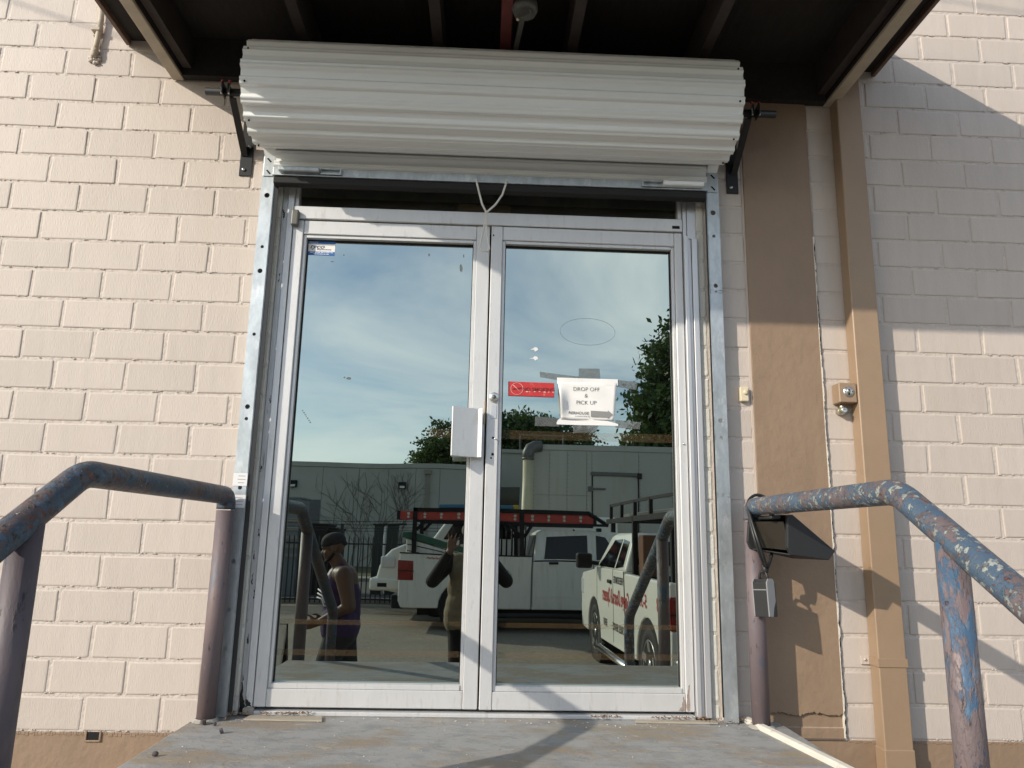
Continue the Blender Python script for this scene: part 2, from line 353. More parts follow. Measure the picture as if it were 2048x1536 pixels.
def film(name, col, fac):
    m = bpy.data.materials.new(name); m.use_nodes = True; t = m.node_tree; L = t.links; t.nodes.clear()
    d = t.nodes.new('ShaderNodeBsdfPrincipled'); d.inputs['Roughness'].default_value = 0.35
    geo = t.nodes.new('ShaderNodeNewGeometry'); n = t.nodes.new('ShaderNodeTexNoise'); n.inputs['Scale'].default_value = 90; n.inputs['Detail'].default_value = 5; L.new(geo.outputs['Position'], n.inputs['Vector'])
    d.inputs['Base Color'].default_value = (*col, 1)
    tr = t.nodes.new('ShaderNodeBsdfTransparent')
    r = t.nodes.new('ShaderNodeMapRange'); r.inputs[1].default_value = 0.3; r.inputs[2].default_value = 0.7; r.inputs[3].default_value = fac*0.7; r.inputs[4].default_value = fac*1.3; L.new(n.outputs['Fac'], r.inputs[0])
    mx = t.nodes.new('ShaderNodeMixShader'); L.new(r.outputs[0], mx.inputs[0]); L.new(tr.outputs[0], mx.inputs[1]); L.new(d.outputs[0], mx.inputs[2])
    o = t.nodes.new('ShaderNodeOutputMaterial'); L.new(mx.outputs[0], o.inputs['Surface'])
    return m
M_tape   = film('clear_packing_tape', (0.20, 0.21, 0.21), 0.30)
M_inner_band = film('inner_band_tint', (0.26, 0.17, 0.085), 0.055)  # tan tint standing in for bands that show through the glass
M_residue = film('adhesive_residue', (0.10, 0.11, 0.11), 0.30)
M_smudge = film('dirt_smudge', (0.16, 0.16, 0.13), 0.35)

# ------------------------------------------------------------------ setting: ground, landing, room behind the doors
ZG = -0.95
M_asphalt = mat('asphalt', (0.215, 0.185, 0.142), 0.9, var=0.22, vscale=0.5, bump=0.010, bscale=45, dirt=(0.36,0.31,0.235), dirt_scale=30, dirt_lo=0.50, dirt_hi=0.66)
g = MB(); g.add([(-300,-600,ZG),(300,-600,ZG),(300,200,ZG),(-300,200,ZG)], [(0,1,2,3)])
struct(tag(g.build('asphalt_ground', M_asphalt), 'grey asphalt yard reflected in the glass doors', None))

land = MB(); land.bbox(-1.105, 1.235, -1.28, 0.0, -0.30, 0.0, 0.008, 2)
land = struct(tag(land.build('concrete_landing', M_landing), 'worn grey painted concrete landing in front of the doors', None))
for i in range(5):
    s = MB(); z1 = -0.158*(i+1); y1 = -1.283-0.28*i
    s.bbox(-1.10, 1.23, y1-0.28, y1, ZG, z1, 0.008)
    s.build('step', M_landing, land)
core = MB(); core.box(-1.10, 1.23, -1.279, -0.002, ZG, -0.303); core.build('landing_base', M_landing, land)

room = MB()
room.add([(-2.5,0.24,-0.02),(2.5,0.24,-0.02),(2.5,5,-0.02),(-2.5,5,-0.02),(-2.5,0.24,3.0),(2.5,0.24,3.0),(2.5,5,3.0),(-2.5,5,3.0)], [(0,1,2,3),(4,7,6,5),(0,3,7,4),(1,5,6,2),(3,2,6,7)])
struct(tag(room.build('interior_room', M_room), 'dark room behind the glass doors', None))

# ------------------------------------------------------------------ painted brick wall
BW, BH, X0R = 0.3048, 0.1370, 1.8126
ZB = -0.07
wall = thing('painted_brick_wall', (0, 0.1, ZG), 'beige painted wall of long bricks around the glass doors', 'wall')
mb = MB(); YM = 0.0033
def wallrect(x0, x1, z0, z1): mb.box(x0, x1, YM, 0.22, z0, z1)
wallrect(-5.0, -0.985, ZB, 4.6); wallrect(0.985, 6.0, ZB, 4.6); wallrect(-0.985, 0.985, 2.42, 4.6)
mb.build('mortar_bed', M_mortar, wall)
mb = MB(); mb.box(-0.9845, -0.9595, YM, 0.22, 0.0, 2.4195); mb.box(0.9585, 0.9845, YM, 0.22, 0.0, 2.4195); mb.build('mortar_bed', M_white_brick, wall)
fb = MB(); fb.box(-5.0, -1.11, -0.004, 0.22, ZG, ZB-0.004); fb.box(-1.11, 1.24, 0.002, 0.22, ZG, -0.004); fb.box(1.24, 6.0, -0.004, 0.22, ZG, ZB-0.004)
fb.build('foundation_band', M_brown, wall, label='brown painted concrete footing below the bricks')

JW = 0.0120   # mortar joint width
def brick_mesh(w, h, seed, depth=0.016):
    rnd = random.Random(seed); v = []; f = []
    j = lambda a: rnd.uniform(-a, a)
    rings = [(0.0, depth, 0.0), (0.0008, 0.0021, 0.0003), (0.0030, 0.0007, 0.0004), (0.0065, 0.0, 0.0005)]
    out = []; q = lambda: rnd.uniform(0.001, 0.006)*(3.0 if rnd.random() < 0.07 else 1)
    for sx, sz in ((-1,-1),(1,-1),(1,1),(-1,1)):
        c1, c2 = q(), q(); jx, jz = j(0.0024), j(0.0022)
        a_ = (sx*(w/2-c1)+j(.001), sz*h/2+jz); b_ = (sx*w/2+jx, sz*(h/2-c2)+j(.001))
        out += [a_, b_] if sx*sz < 0 else [b_, a_]
    for ins, y, jj in rings:
        for ox, oz in out:
            d = math.hypot(ox, oz); v.append((ox-math.copysign(min(ins, abs(ox)), ox), y+j(jj*0.5), oz-math.copysign(min(ins, abs(oz)), oz)))
    for r in range(3):
        for k in range(8): f.append((r*8+k, r*8+(k+1) % 8, r*8+8+(k+1) % 8, r*8+8+k))
    f.append(tuple(range(24, 32)))
    me = bpy.data.meshes.new('brick'); me.from_pydata(v, [], f); me.polygons.foreach_set('use_smooth', [False]*len(f))
    bm = bmesh.new(); bm.from_mesh(me); bmesh.ops.recalc_face_normals(bm, faces=bm.faces); bm.to_mesh(me); bm.free()
    return me
BM_cache = {}
def bmesh_for(w, h, m):
    key = (round(w, 3), round(h, 3), m.name)
    if key not in BM_cache:
        L = []
        for k in range(24 if w > 0.28 else 6):
            me = brick_mesh(w, h, hash(key) % 1000 + k*17); me.materials.append(m); L.append(me)
        BM_cache[key] = L
    return random.choice(BM_cache[key])
far = MB(); nbr = 0
def brick(xa, xb, za, zb, m, part=True):
    global nbr
    w, h = xb-xa-JW, zb-za-JW
    if w < 0.02: return
    me = bmesh_for(w, h, m)
    c = Vector(((xa+xb)/2+random.uniform(-.0015,.0015), random.uniform(-0.0008, 0.0008), (za+zb)/2+random.uniform(-.0012,.0012)))
    rot = (R(random.uniform(-0.3,0.3)), R(random.uniform(-0.22,0.22)), R(random.uniform(-0.16,0.16)))
    if part:
        o = bpy.data.objects.new('brick', me); COL.objects.link(o); o.parent = wall; o.location = c - wall.location; o.rotation_euler = rot; nbr += 1
    else:
        far.add([c+Vector(v.co) for v in me.vertices], [tuple(p.vertices) for p in me.polygons], False)
for n in range(0, 34):
    z0 = ZB + n*BH; z1 = z0 + BH
    # left of the doors: joints at c*BW/2 - 1.87, parity alternates
    c = -20 + (n % 2); xs = []
    while c*BW/2-1.87 < -0.985: xs.append(c*BW/2-1.87); c += 2
    xs.append(-0.985)
    xs = [x for x in xs if x >= -4.95]
    for a, b in zip(xs, xs[1:]):
        vis = b > -2.62 and n < 24 and not (a > -1.3 and n > 20)
        brick(a, b, z0, z1, M_wall, vis)
    # strip between doors and the brown column
    if n < 21: brick(1.0, 1.188, z0, z1, M_wall, True)
    # right of the column
    xs = [1.508]; c = -1 if n % 2 == 0 else 0
    while X0R + c*BW/2 < 6.0:
        x = X0R + c*BW/2
        if x > 1.56: xs.append(x)
        c += 2
    for a, b in zip(xs, xs[1:]):
        vis = a < 2.62 and n < 26 and not (b < 1.86 and n > 20)
        if n*BH+ZB > 2.72 and b < 1.52: vis = False
        brick(a, b, z0, z1, M_wall, vis)
    # wall above the doors (behind the canopy)
    if z0 > 2.44:
        c = -7 + (n % 2)
        xs = [-0.985] + [k*BW for k in (-3,-2,-1,0,1,2,3)] + [1.188] if n % 2 else [-0.985] + [(k+.5)*BW for k in (-3,-2,-1,0,1,2)] + [1.188]
        for a, b in zip(xs, xs[1:]): brick(a, b, z0, z1, M_wall, False)
fo = far.build('brick_courses', M_wall, wall); fo['kind'] = 'stuff'
# whitewashed brick edges beside the door frame
for n in range(0, 18):
    z0 = max(ZB + n*BH, 0.0); z1 = ZB + (n+1)*BH
    brick(0.953, 1.0005, z0, z1, M_white_brick, True)
    brick(-1.0005, -0.955, z0, z1, M_white_brick, True)
dr_ = MB(); rd_ = random.Random(21)
for k in range(900):
    n = rd_.randrange(0, 26); z_ = ZB+n*BH+JW*0.5+rd_.uniform(-0.002, 0.003); x_ = rd_.uniform(-2.6, -1.06) if rd_.random() < 0.62 else rd_.uniform(1.88, 2.75)
    for q in range(rd_.choice((1,1,2,3,5))):
        s_ = rd_.uniform(0.0012, 0.0034); dr_.ball((x_+q*s_*1.7, 0.0005, z_+rd_.uniform(-.0012,.0012)), (s_*rd_.uniform(.8,2.0), s_*0.8, s_*rd_.uniform(.6,1.1)), 6, 4)
o = dr_.build('paint_drips', M_mortar, wall); o['kind'] = 'stuff'
print('bricks', nbr)
# brown column with a broken foot and crumbling caulk
pil = MB()
rnd = random.Random(3)
pts = [(1.189, 0.035)]
for k in range(1, 60): pts.append((1.189+0.319*k/60, 0.030+0.006*math.sin(k*0.21)+rnd.uniform(-0.0045, 0.0045)))
pts += [(1.508, 0.035), (1.508, 3.6), (1.189, 3.6)]
pil.prism(pts, 'y', -0.010, 0.1)
pil.build('concrete_column', M_brown, wall, label='brown painted concrete column right of the doors', bevel=0.004)
foot = MB(); foot.bbox(1.19, 1.507, -0.004, 0.1, -0.066, -0.022, 0.003); foot.bbox(1.19, 1.507, 0.003, 0.1, -0.022, 0.045, 0.002)
foot.build('column_foot', M_brown, wall)
def ragged(name, m, xa, xlo, xhi, z0, z1, ya, yb, step, par, wide=1.0):
    c = MB(); L_ = [(xa, z0)]; Rr = []; z = z0; x = (xlo+xhi)/2
    while z < z1:
        x = min(max(x+rnd.uniform(-.5,.5)*(xhi-xlo), xlo), xhi+(xhi-xlo)*wide*max(0, 0.6-z)); Rr.append((x, z)); z += step*rnd.uniform(0.4, 1.6)
    poly = Rr+[(xa, z1), (xa, z0)]; c.prism(poly, 'y', ya, yb); return c.build(name, m, par)
ragged('caulk_bead', M_caulk, 1.5045, 1.5065, 1.5115, -0.06, 2.12, -0.0118, 0.02, 0.006, wall)
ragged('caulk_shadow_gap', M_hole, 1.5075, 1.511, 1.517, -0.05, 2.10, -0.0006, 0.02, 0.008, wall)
ck2 = MB(); zz = 0.0
while zz < 2.78:
    dz = rnd.uniform(0.03, 0.09); ck2.box(1.181-rnd.uniform(0.0,0.003), 1.190, -0.003, 0.02, zz, zz+dz); zz += dz
ck2.build('caulk_bead', M_wall, wall)
# ragged paint edge along the footing and a weep hole
rg = MB()
x = -2.7
while x < -1.1:
    dx_ = rnd.uniform(0.004, 0.02); rg.box(x, x+dx_, -0.0055, 0.0, ZB-0.016+rnd.uniform(0,0.010), ZB+rnd.uniform(0.0,0.004)); x += dx_*0.97
x = 1.52
while x < 2.7:
    dx_ = rnd.uniform(0.004, 0.02); rg.box(x, x+dx_, -0.0055, 0.0, ZB-0.012+rnd.uniform(0,0.008), ZB+rnd.uniform(0.0,0.003)); x += dx_*0.97
rg.build('mortar_ridge', M_brown, wall, bevel=0.002)
wh = MB(); wh.box(-1.533, -1.487, -0.0065, 0.0, -0.096, -0.068); wh.build('weep_hole', M_hole, wall)
wh2 = MB()
for a in ((-1.541,-1.534,-0.103,-0.062),(-1.486,-1.478,-0.103,-0.062),(-1.541,-1.478,-0.104,-0.097)): wh2.box(a[0],a[1],-0.010,-0.002,a[2],a[3])
wh2.build('weep_hole_rim', M_brown, wall, bevel=0.002)

# ------------------------------------------------------------------ door frame
fr = thing('door_frame', (0, 0.05, 0), 'weathered aluminium frame around the pair of glass doors', 'door frame')
p = MB(); p.bbox(-0.958, -0.933, 0.012, 0.11, 0.0, 2.42, 0.002); p.bbox(-0.931, -0.903, 0.0, 0.11, 0.0, 2.42, 0.002); p.build('jamb', M_alu, fr)
p = MB(); p.bbox(0.895, 0.914, -0.020, 0.11, 0.012, 2.10, 0.002); p.bbox(0.896, 0.914, 0.0, 0.11, 2.10, 2.42, 0.002); p.bbox(0.9165, 0.931, -0.004, 0.11, 0.012, 2.09, 0.002); p.bbox(0.932, 0.957, -0.016, 0.11, 0.012, 2.09, 0.002); p.bbox(0.9165, 0.957, 0.0, 0.11, 2.092, 2.42, 0.002)
p.build('jamb', M_alu_bare, fr)
p = MB(); p.box(0.9142, 0.9162, 0.0, 0.08, 0.014, 2.088); p.build('jamb_gap', M_hole, fr)
p = MB(); p.bbox(-0.902, 0.894, -0.004, 0.11, 2.126, 2.188, 0.003); p.build('transom_bar', M_alu, fr)
p = MB(); p.bbox(-0.902, 0.894, 0.0, 0.11, 2.33, 2.42, 0.003); p.build('head_bar', M_alu, fr)
p = MB(); p.bbox(-0.902, -0.885, 0.012, 0.05, 2.189, 2.329, 0.002); p.bbox(0.877, 0.894, 0.012, 0.05, 2.189, 2.329, 0.002); p.build('transom_bead', M_alu, fr)
p = MB(); p.box(-0.884, 0.876, 0.034, 0.040, 2.190, 2.328); p.build('transom_pane', M_transom, fr)
p = MB(); p.bbox(-0.90, 0.892, -0.012, 0.11, 0.0, 0.018, 0.004); p.build('threshold', M_alu, fr)
p = MB(); p.box(0.845, 0.880, -0.0055, 0.0, 2.139, 2.153); p.build('closer_slot', M_hole, fr)
p = MB(); p.bbox(-0.905, -0.872, -0.028, -0.004, 2.085, 2.160, 0.006, 2); p.build('pivot_cover', M_greyfix, fr)
p = MB(); p.bbox(-0.935, -0.892, -0.018, 0.0, 0.004, 0.030, 0.003); p.build('floor_pivot', M_wood, fr)

M_grime = mat('black_grime', (0.03, 0.028, 0.025), 0.95, var=0.4, vscale=60, bump=0.003, bscale=120)
M_rust = film('rust_stain', (0.26, 0.12, 0.05), 0.22)
def blotch(pts, y, name, m, par): 
    p = MB(); q_ = []
    for a_, b_ in zip(pts, pts[1:]+pts[:1]):
        for k in range(5): t_ = k/5; q_.append((a_[0]+(b_[0]-a_[0])*t_+rnd.uniform(-.003,.003), a_[1]+(b_[1]-a_[1])*t_+rnd.uniform(-.003,.003)))
    p.prism(q_, 'y', y-0.0006, y); return p.build(name, m, par)
blotch([(-0.956,0.006),(-0.934,0.006),(-0.935,0.035),(-0.946,0.075),(-0.951,0.15),(-0.955,0.12)], 0.0115, 'grime_patch', M_grime, fr)
blotch([(-0.930,0.032),(-0.906,0.032),(-0.912,0.048),(-0.922,0.056),(-0.930,0.075)], -0.0005, 'grime_patch', M_grime, fr)
for k in range(16):
    z_ = rnd.uniform(0.05, 2.2); x_ = rnd.uniform(-0.955, -0.937); blotch([(x_,z_),(x_+.005,z_),(x_+.004,z_+rnd.uniform(.01,.06)),(x_,z_+.02)], 0.0116, 'scuff_mark', M_grime if k % 3 else M_paper2, fr)
def door(name, x0, x1, hinge, label, sl, sr):
    d = thing(name, (hinge, 0.02, 0.03), label, 'door', 'pair of glass doors')
    z0, z1 = 0.030, 2.122
    a = MB(); a.bbox(x0, x0+sl, 0.004, 0.05, z0, z1, 0.003); a.build('stile', M_alu, d)
    a = MB(); a.bbox(x1-sr, x1, 0.004, 0.05, z0, z1, 0.003); a.build('stile', M_alu, d)
    a = MB(); a.bbox(x0+sl+0.0008, x1-sr-0.0008, 0.006, 0.05, 2.056, z1, 0.003); a.build('top_rail', M_alu, d)
    a = MB(); a.bbox(x0+sl+0.0008, x1-sr-0.0008, 0.006, 0.05, z0, 0.100, 0.003); a.build('bottom_rail', M_alu, d)
    b = 0.013
    a = MB(); xi0, xi1 = x0+sl+0.0008, x1-sr-0.0008
    a.bbox(xi0, xi0+b, 0.016, 0.048, 0.1008, 2.0552, 0.0015); a.bbox(xi1-b, xi1, 0.016, 0.048, 0.1008, 2.0552, 0.0015)
    a.bbox(xi0+b+0.0005, xi1-b-0.0005, 0.014, 0.048, 2.041, 2.0552, 0.0015); a.bbox(xi0+b+0.0005, xi1-b-0.0005, 0.010, 0.048, 0.1008, 0.121, 0.0015)
    a.build('glazing_bead', M_alu, d)
    a = MB(); a.box(xi0+b, xi1-b, 0.0400, 0.0405, 0.121, 2.041)
    gk = MB(); e = 0.004; X0, X1, Z0, Z1 = xi0+b, xi1-b, 0.121, 2.041
    gk.box(X0, X0+e, 0.036, 0.0448, Z0, Z1); gk.box(X1-e, X1, 0.036, 0.0448, Z0, Z1); gk.box(X0+e, X1-e, 0.036, 0.0448, Z1-e, Z1)
    gk.build('gasket', M_rubber, d)
    a = MB(); a.box(X0, X1, 0.0449, 0.051, Z0, Z1); a.build('mirror_pane', M_glass, d)
    return d, (X0, X1, Z0, Z1)
dl, pl = door('glass_door', -0.900, -0.001, -0.900, 'left mirror-glass door with the square latch guard and blue sticker', 0.048, 0.060)
dr, prr = door('glass_door', 0.006, 0.892, 0.892, 'right mirror-glass door with paper notice and red sign', 0.052, 0.036)
blotch([(0.820,0.034),(0.856,0.034),(0.855,0.075),(0.846,0.090),(0.838,0.050)], 0.0055, 'rust_stain', M_rust, dr)
blotch([(0.858,0.036),(0.874,0.036),(0.870,0.14),(0.862,0.11)], 0.0035, 'rust_stain', M_rust, dr)
# latch guard on the left door
p = MB(); p.prism([(-0.142,-0.082),(-0.138,-0.086),(-0.030,-0.030),(-0.013,-0.044),(-0.011,-0.042),(-0.013,-0.020),(-0.139,-0.020)], 'z', 1.050, 1.262)
p.build('latch_guard', M_alu, dl, bevel=0.002)
p = MB(); p.box(-0.12, -0.02, -0.020, 0.004, 1.070, 1.24); p.build('guard_standoff', M_alu_bare, dl)
p = MB(); p.bbox(-0.008, 0.000, -0.004, 0.004, 1.20, 1.30, 0.001); p.build('latch_strip', M_beam, dl)
# lock cylinder and old handle holes on the right door
p = MB(); p.lathe([(0.004,0.0215),(-0.008,0.021),(-0.010,0.018),(-0.010,0.0)], (0.036,0,1.318), 'y', 24); cy = p.build('lock_cylinder', M_zinc, dr)
p = MB(); p.lathe([(-0.0095,0.009),(-0.0118,0.009),(-0.0118,0.0)], (0.036,0,1.318), 'y', 16); p.box(0.0345,0.0375,-0.0125,-0.010,1.310,1.326); p.build('keyway', M_greyfix, cy)
for (x, z, r) in ((0.032,1.262,0.0035),(0.040,1.262,0.0035),(0.036,1.250,0.0055),(0.036,1.140,0.005),(0.036,1.068,0.006),(0.030,1.052,0.004),(0.016,2.075,0.0035),(0.014,2.080,0.002)):
    p = MB(); p.lathe([(0.0045,r),(0.0032,r),(0.0032,0)], (x,0,z), 'y', 10); p.build('screw_hole', M_hole, dr)
p = MB(); p.cyl((0.041,0.000,1.137),(0.062,0.004,1.128),0.0028,8); p.build('bent_screw', M_zinc, dr)
p = MB(); p.bbox(0.024, 0.049, 0.0015, 0.0035, 1.225, 1.285, 0.0008); p.build('wear_plate', M_alu_bare, dr)
p = MB(); p.lathe([(0.004,0.005),(-0.002,0.004),(-0.002,0)], (0.874,0,1.135), 'y', 10); p.build('stop_screw', M_zinc, dr)

# ------------------------------------------------------------------ things on the glass
YG = 0.0445
dec = thing('security_sticker', (-0.775, YG, 1.9730), 'small blue and white security sticker in the top left glass corner', 'sticker')
p = MB(); p.box(-0.834, -0.712, YG-0.0008, YG-0.0002, 1.9740, 2.0250); p.build('sticker_face', M_paper, dec)
p = MB(); p.box(-0.838, -0.712, YG-0.0016, YG-0.0009, 2.0250, 2.0390); p.build('top_band', M_blue, dec)
p = MB(); p.box(-0.842, -0.713, YG-0.0016, YG-0.0009, 1.9700, 1.9870); p.build('bottom_band', M_blue, dec)
text('lettering', 'tyco', 0.029, M_navy, dec, (-0.795, YG-0.0014, 2.0105), shear=0.35, bold=0.0003, sx=1.3)
text('lettering', 'Integrated Security', 0.0085, M_ink, dec, (-0.762, YG-0.0014, 1.9975), shear=0.3)
text('lettering', 'Protected by', 0.0085, M_paper, dec, (-0.812, YG-0.0022, 2.0320))
for zz_, w_ in ((1.9825, 0.10), (1.9750, 0.065)):
    p = MB(); k = 0; x = -0.775-w_/2
    while x < -0.775+w_/2:
        l = rnd.uniform(0.004, 0.016); p.box(x, x+l, YG-0.0022, YG-0.0017, zz_-0.0014, zz_+0.0014); x += l+0.003
    p.build('fine_print', M_paper, dec)

ns = thing('no_smoking_sign', (0.20, YG, 1.333), 'red no smoking sign stuck on the right door beside the paper notice', 'sign')
YS = YG-0.006
p = MB(); p.prism([(0.099,1.400),(0.305,1.398),(0.306,1.334),(0.100,1.335)], 'y', YS, YG-0.0006); p.build('sign_plate', M_nosm, ns, bevel=0.001)
p = MB()
pts = [(0.138+0.027*math.cos(2*math.pi*k/28), YS-0.0006, 1.367+0.027*math.sin(2*math.pi*k/28)) for k in range(29)]
p.tube(pts, 0.0011, 5); p.tube([(0.120,YS-0.0006,1.385),(0.157,YS-0.0006,1.349)], 0.0012, 5); p.build('prohibition_ring', M_nosm_w, ns)
p = MB(); p.prism([(0.120,1.362),(0.120,1.368),(0.158,1.374),(0.158,1.368)], 'y', YS-0.0012, YS-0.0002); p.build('cigarette_symbol', M_nosm_t, ns)
text('lettering', 'NO SMOKING', 0.0225, M_nosm_t, ns, (0.235, YS-0.0009, 1.3655), bold=0.0005, sx=1.02)
p = MB()
for k in range(7): x = 0.17+0.02*k+rnd.uniform(0,.008); p.box(x, x+rnd.uniform(.004,.012), YS-0.0012, YS-0.0006, 1.352+rnd.uniform(0,.004), 1.354+rnd.uniform(.003,.005))
p.build('worn_scratches', M_nosm_w, ns)

pn = thing('paper_notice', (0.454, YG, 1.212), 'crumpled white paper notice reading drop off and pick up', 'notice')
def paper_sheet(outline_fn, nx, nz, x0, x1, z0, z1, yfn):
    m = MB(); vs = []; fs = []
    for i in range(nz+1):
        for k in range(nx+1):
            u, v = k/nx, i/nz; l, r = outline_fn(v); x = l+(r-l)*u; z = z0+(z1-z0)*v
            vs.append((x, yfn(u, v), z))
    for i in range(nz):
        for k in range(nx): a = i*(nx+1)+k; fs.append((a, a+1, a+nx+2, a+nx+1))
    return m.add(vs, fs, True)
def outl(v):
    # bottom flap and top flap are wide, the middle is narrower
    l = 0.335 - 0.014*v; r = 0.574 + 0.014*v
    return l, r
def ysheet(u, v):
    edge = max(0, (0.16-u)/0.16)
    return YG-0.0050-0.030*edge*math.sin(math.pi*min(max((v-0.02)/0.9, 0), 1)) - 0.0009*math.sin(u*9+v*4) - 0.0008*math.sin(v*13+u*5)
sh = paper_sheet(outl, 20, 14, 0, 0, 1.235, 1.405, ysheet).build('sheet', M_paper, pn)
sh.modifiers.new('thick', 'SOLIDIFY').thickness = 0.0004
fl = paper_sheet(lambda v: (0.317, 0.592), 14, 3, 0, 0, 1.396, 1.424, lambda u, v: YG-0.0035-0.0015*math.sin(u*9)).build('top_flap', M_paper, pn)
fl = paper_sheet(lambda v: (0.317+0.03*max(0,v-0.5), 0.592-0.14*max(0,v-.4)), 14, 3, 0, 0, 1.212, 1.240, lambda u, v: YG-0.0035-0.0015*math.sin(u*8+2)).build('bottom_flap', M_paper, pn)
def onsheet(bodytxt, size, x, z, m=M_ink, bold=0.0):
    o = text('lettering', bodytxt, size, m, pn, (x, YG-0.0076, z), bold=bold); return o
onsheet('DROP OFF', 0.0255, 0.449, 1.373, bold=-0.0004); onsheet('&', 0.0255, 0.448, 1.344, bold=-0.0004); onsheet('PICK UP', 0.0255, 0.449, 1.312, bold=-0.0004)
onsheet('RERHOUSE', 0.0185, 0.415, 1.2645)
p = MB(); p.prism([(0.469,1.250),(0.545,1.248),(0.545,1.243),(0.568,1.262),(0.547,1.280),(0.545,1.275),(0.469,1.277)], 'y', YG-0.0080, YG-0.0074); p.build('arrow_print', M_greypr, pn)
p = MB(); x = 0.400
while x < 0.465: l = rnd.uniform(.003,.009); p.box(x, x+l, YG-0.0079, YG-0.0073, 1.2500, 1.2520); x += l+.003
p.build('fine_print', M_ink, pn)

def glass_strip(pts, label, m=M_tape, name='tape_strip', y=YG-0.0010, group=None):
    p = MB(); p.prism(pts, 'y', y-0.0002, y); return tag(p.build(name, m), label, 'tape', group)
glass_strip([(0.239,1.450),(0.330,1.440),(0.420,1.432),(0.420,1.418),(0.330,1.412),(0.242,1.424)], 'clear tape strip above the red sign at the notice corner')
glass_strip([(0.416,1.470),(0.510,1.472),(0.514,1.426),(0.416,1.426)], 'square clear tape patch on the top edge of the notice', y=YG-0.0014)
glass_strip([(0.560,1.424),(0.683,1.416),(0.676,1.378),(0.594,1.390),(0.560,1.396)], 'clear tape strip at the right top of the notice')
glass_strip([(0.222,1.246),(0.330,1.240),(0.330,1.203),(0.220,1.203)], 'clear tape strip at the left bottom of the notice')
glass_strip([(0.389,1.211),(0.506,1.213),(0.488,1.181),(0.392,1.176)], 'clear tape patch hanging under the notice', y=YG-0.0014)
glass_strip([(0.580,1.240),(0.692,1.232),(0.690,1.200),(0.580,1.205)], 'clear tape strip at the right bottom of the notice')
for k, (za, zb) in enumerate(((1.142, 1.180), (0.347, 0.367), (0.224, 0.248))):  # strips added on the panes to imitate bands from behind the glass
    for nm, (xa, xb) in (('left', (pl[0]+0.006, pl[1]-0.006)), ('right', (prr[0]+0.006, prr[1]-0.006))):
        if k == 0 and nm == 'left': xa = -0.25
        lab = 'faint tan film band imitating one behind the %s glass, %s of its bands' % (nm, ('topmost', 'middle', 'lowest')[k])
        glass_strip([(xa,za),(xb,za),(xb,zb),(xa,zb)], lab, M_inner_band, 'inner_band', YG-0.0005, 'tan film bands standing in for interior bands')
p = MB()
pts = [(0.456+0.126*math.cos(2*math.pi*k/48), YG-0.001, 1.643+0.063*math.sin(2*math.pi*k/48)) for k in range(49)]
p.tube(pts, 0.0006, 4); tag(p.build('sticker_residue', M_residue), 'thin oval outline left by an old sticker on the right glass', 'residue')
sm = thing('glass_smudges', (-0.7, YG, 1.2), 'small dirt marks scattered on the left glass', 'dirt'); sm['kind'] = 'stuff'
p = MB()
for (x, z, w, h) in ((-0.721,1.941,.02,.006),(-0.835,1.85,.008,.02),(-0.841,1.731,.018,.012),(-0.611,1.396,.028,.014),(-0.63,1.40,.012,.008),(-0.13,1.93,.018,.05),(-0.12,1.99,.008,.02),(-0.28,1.99,.01,.02),(-0.67,1.975,.012,.006)):
    a = [(x+w*0.5*math.cos(t)*rnd.uniform(.6,1), z+h*0.5*math.sin(t)*rnd.uniform(.6,1)) for t in [2*math.pi*k/9 for k in range(9)]]
    p.prism(a, 'y', YG-0.0012, YG-0.0006)
for k in range(7):
    x, z = -0.806+0.0062*k, 1.243-0.0085*k; p.box(x, x+rnd.uniform(.003,.007), YG-0.0012, YG-0.0006, z, z+rnd.uniform(.004,.008))
o = p.build('smudge', M_smudge, sm); o['kind'] = 'stuff'
for k, (x, z) in enumerate(((0.213,1.552),(0.213,1.510))):
    p = MB(); a = [(x-.020,z-.002),(x-.004,z+.004),(x+.002,z+.010),(x+.014,z+.008),(x+.018,z-.002),(x+.004,z-.010),(x-.002,z-.002)]
    p.prism(a, 'y', YG-0.0016, YG-0.0006); tag(p.build('paper_scrap', M_paper2), ('upper' if k == 0 else 'lower')+' tiny torn white scrap on the right glass', 'scrap')
# the right door stands a hair ajar: turn it and what is stuck on it about the hinge
DOOR_AJAR = R(0.5)
_T = Matrix.Translation((0.892, 0.02, 0)) @ Matrix.Rotation(DOOR_AJAR, 4, 'Z') @ Matrix.Translation((-0.892, -0.02, 0))
bpy.context.view_layer.update()
for o in list(COL.objects):
    if o.parent is None and (o is dr or (o.get('category') in ('sign', 'notice', 'tape', 'residue', 'scrap') and 'left glass' not in o['label'])):
        o.matrix_world = _T @ o.matrix_world

# ------------------------------------------------------------------ roller shutter
AX = Vector((0, -0.240, 2.592)); RR_ = 0.222
rs = thing('roller_shutter', (0, -0.05, 2.3), 'off-white rolled-up steel shutter with guides above the doors', 'shutter')
NR = 18; prof = []
for k in range(NR*24):
    a = 2*math.pi*k/(NR*24); ph = (k % 24)/24.0
    # crisp pressed rib: flat land, steep shoulder, crest with a shallow groove
    if ph < 0.14: s = 0.0
    elif ph < 0.26: s = (ph-0.14)/0.12
    elif ph < 0.62: s = 1.0-0.16*math.exp(-((ph-0.44)/0.05)**2)
    elif ph < 0.74: s = 1-(ph-0.62)/0.12
    else: s = 0.0
    spiral = 0.012*(a/(2*math.pi))
    prof.append((AX.y+(RR_-spiral+0.0165*(s-0.5))*math.cos(a-0.9), AX.z+(RR_-spiral+0.0165*(s-0.5))*math.sin(a-0.9)))
p = MB(); n = len(prof); x0, x1 = -1.042, 1.050
vs = [(x0, y, z) for y, z in prof]+[(x1, y, z) for y, z in prof]
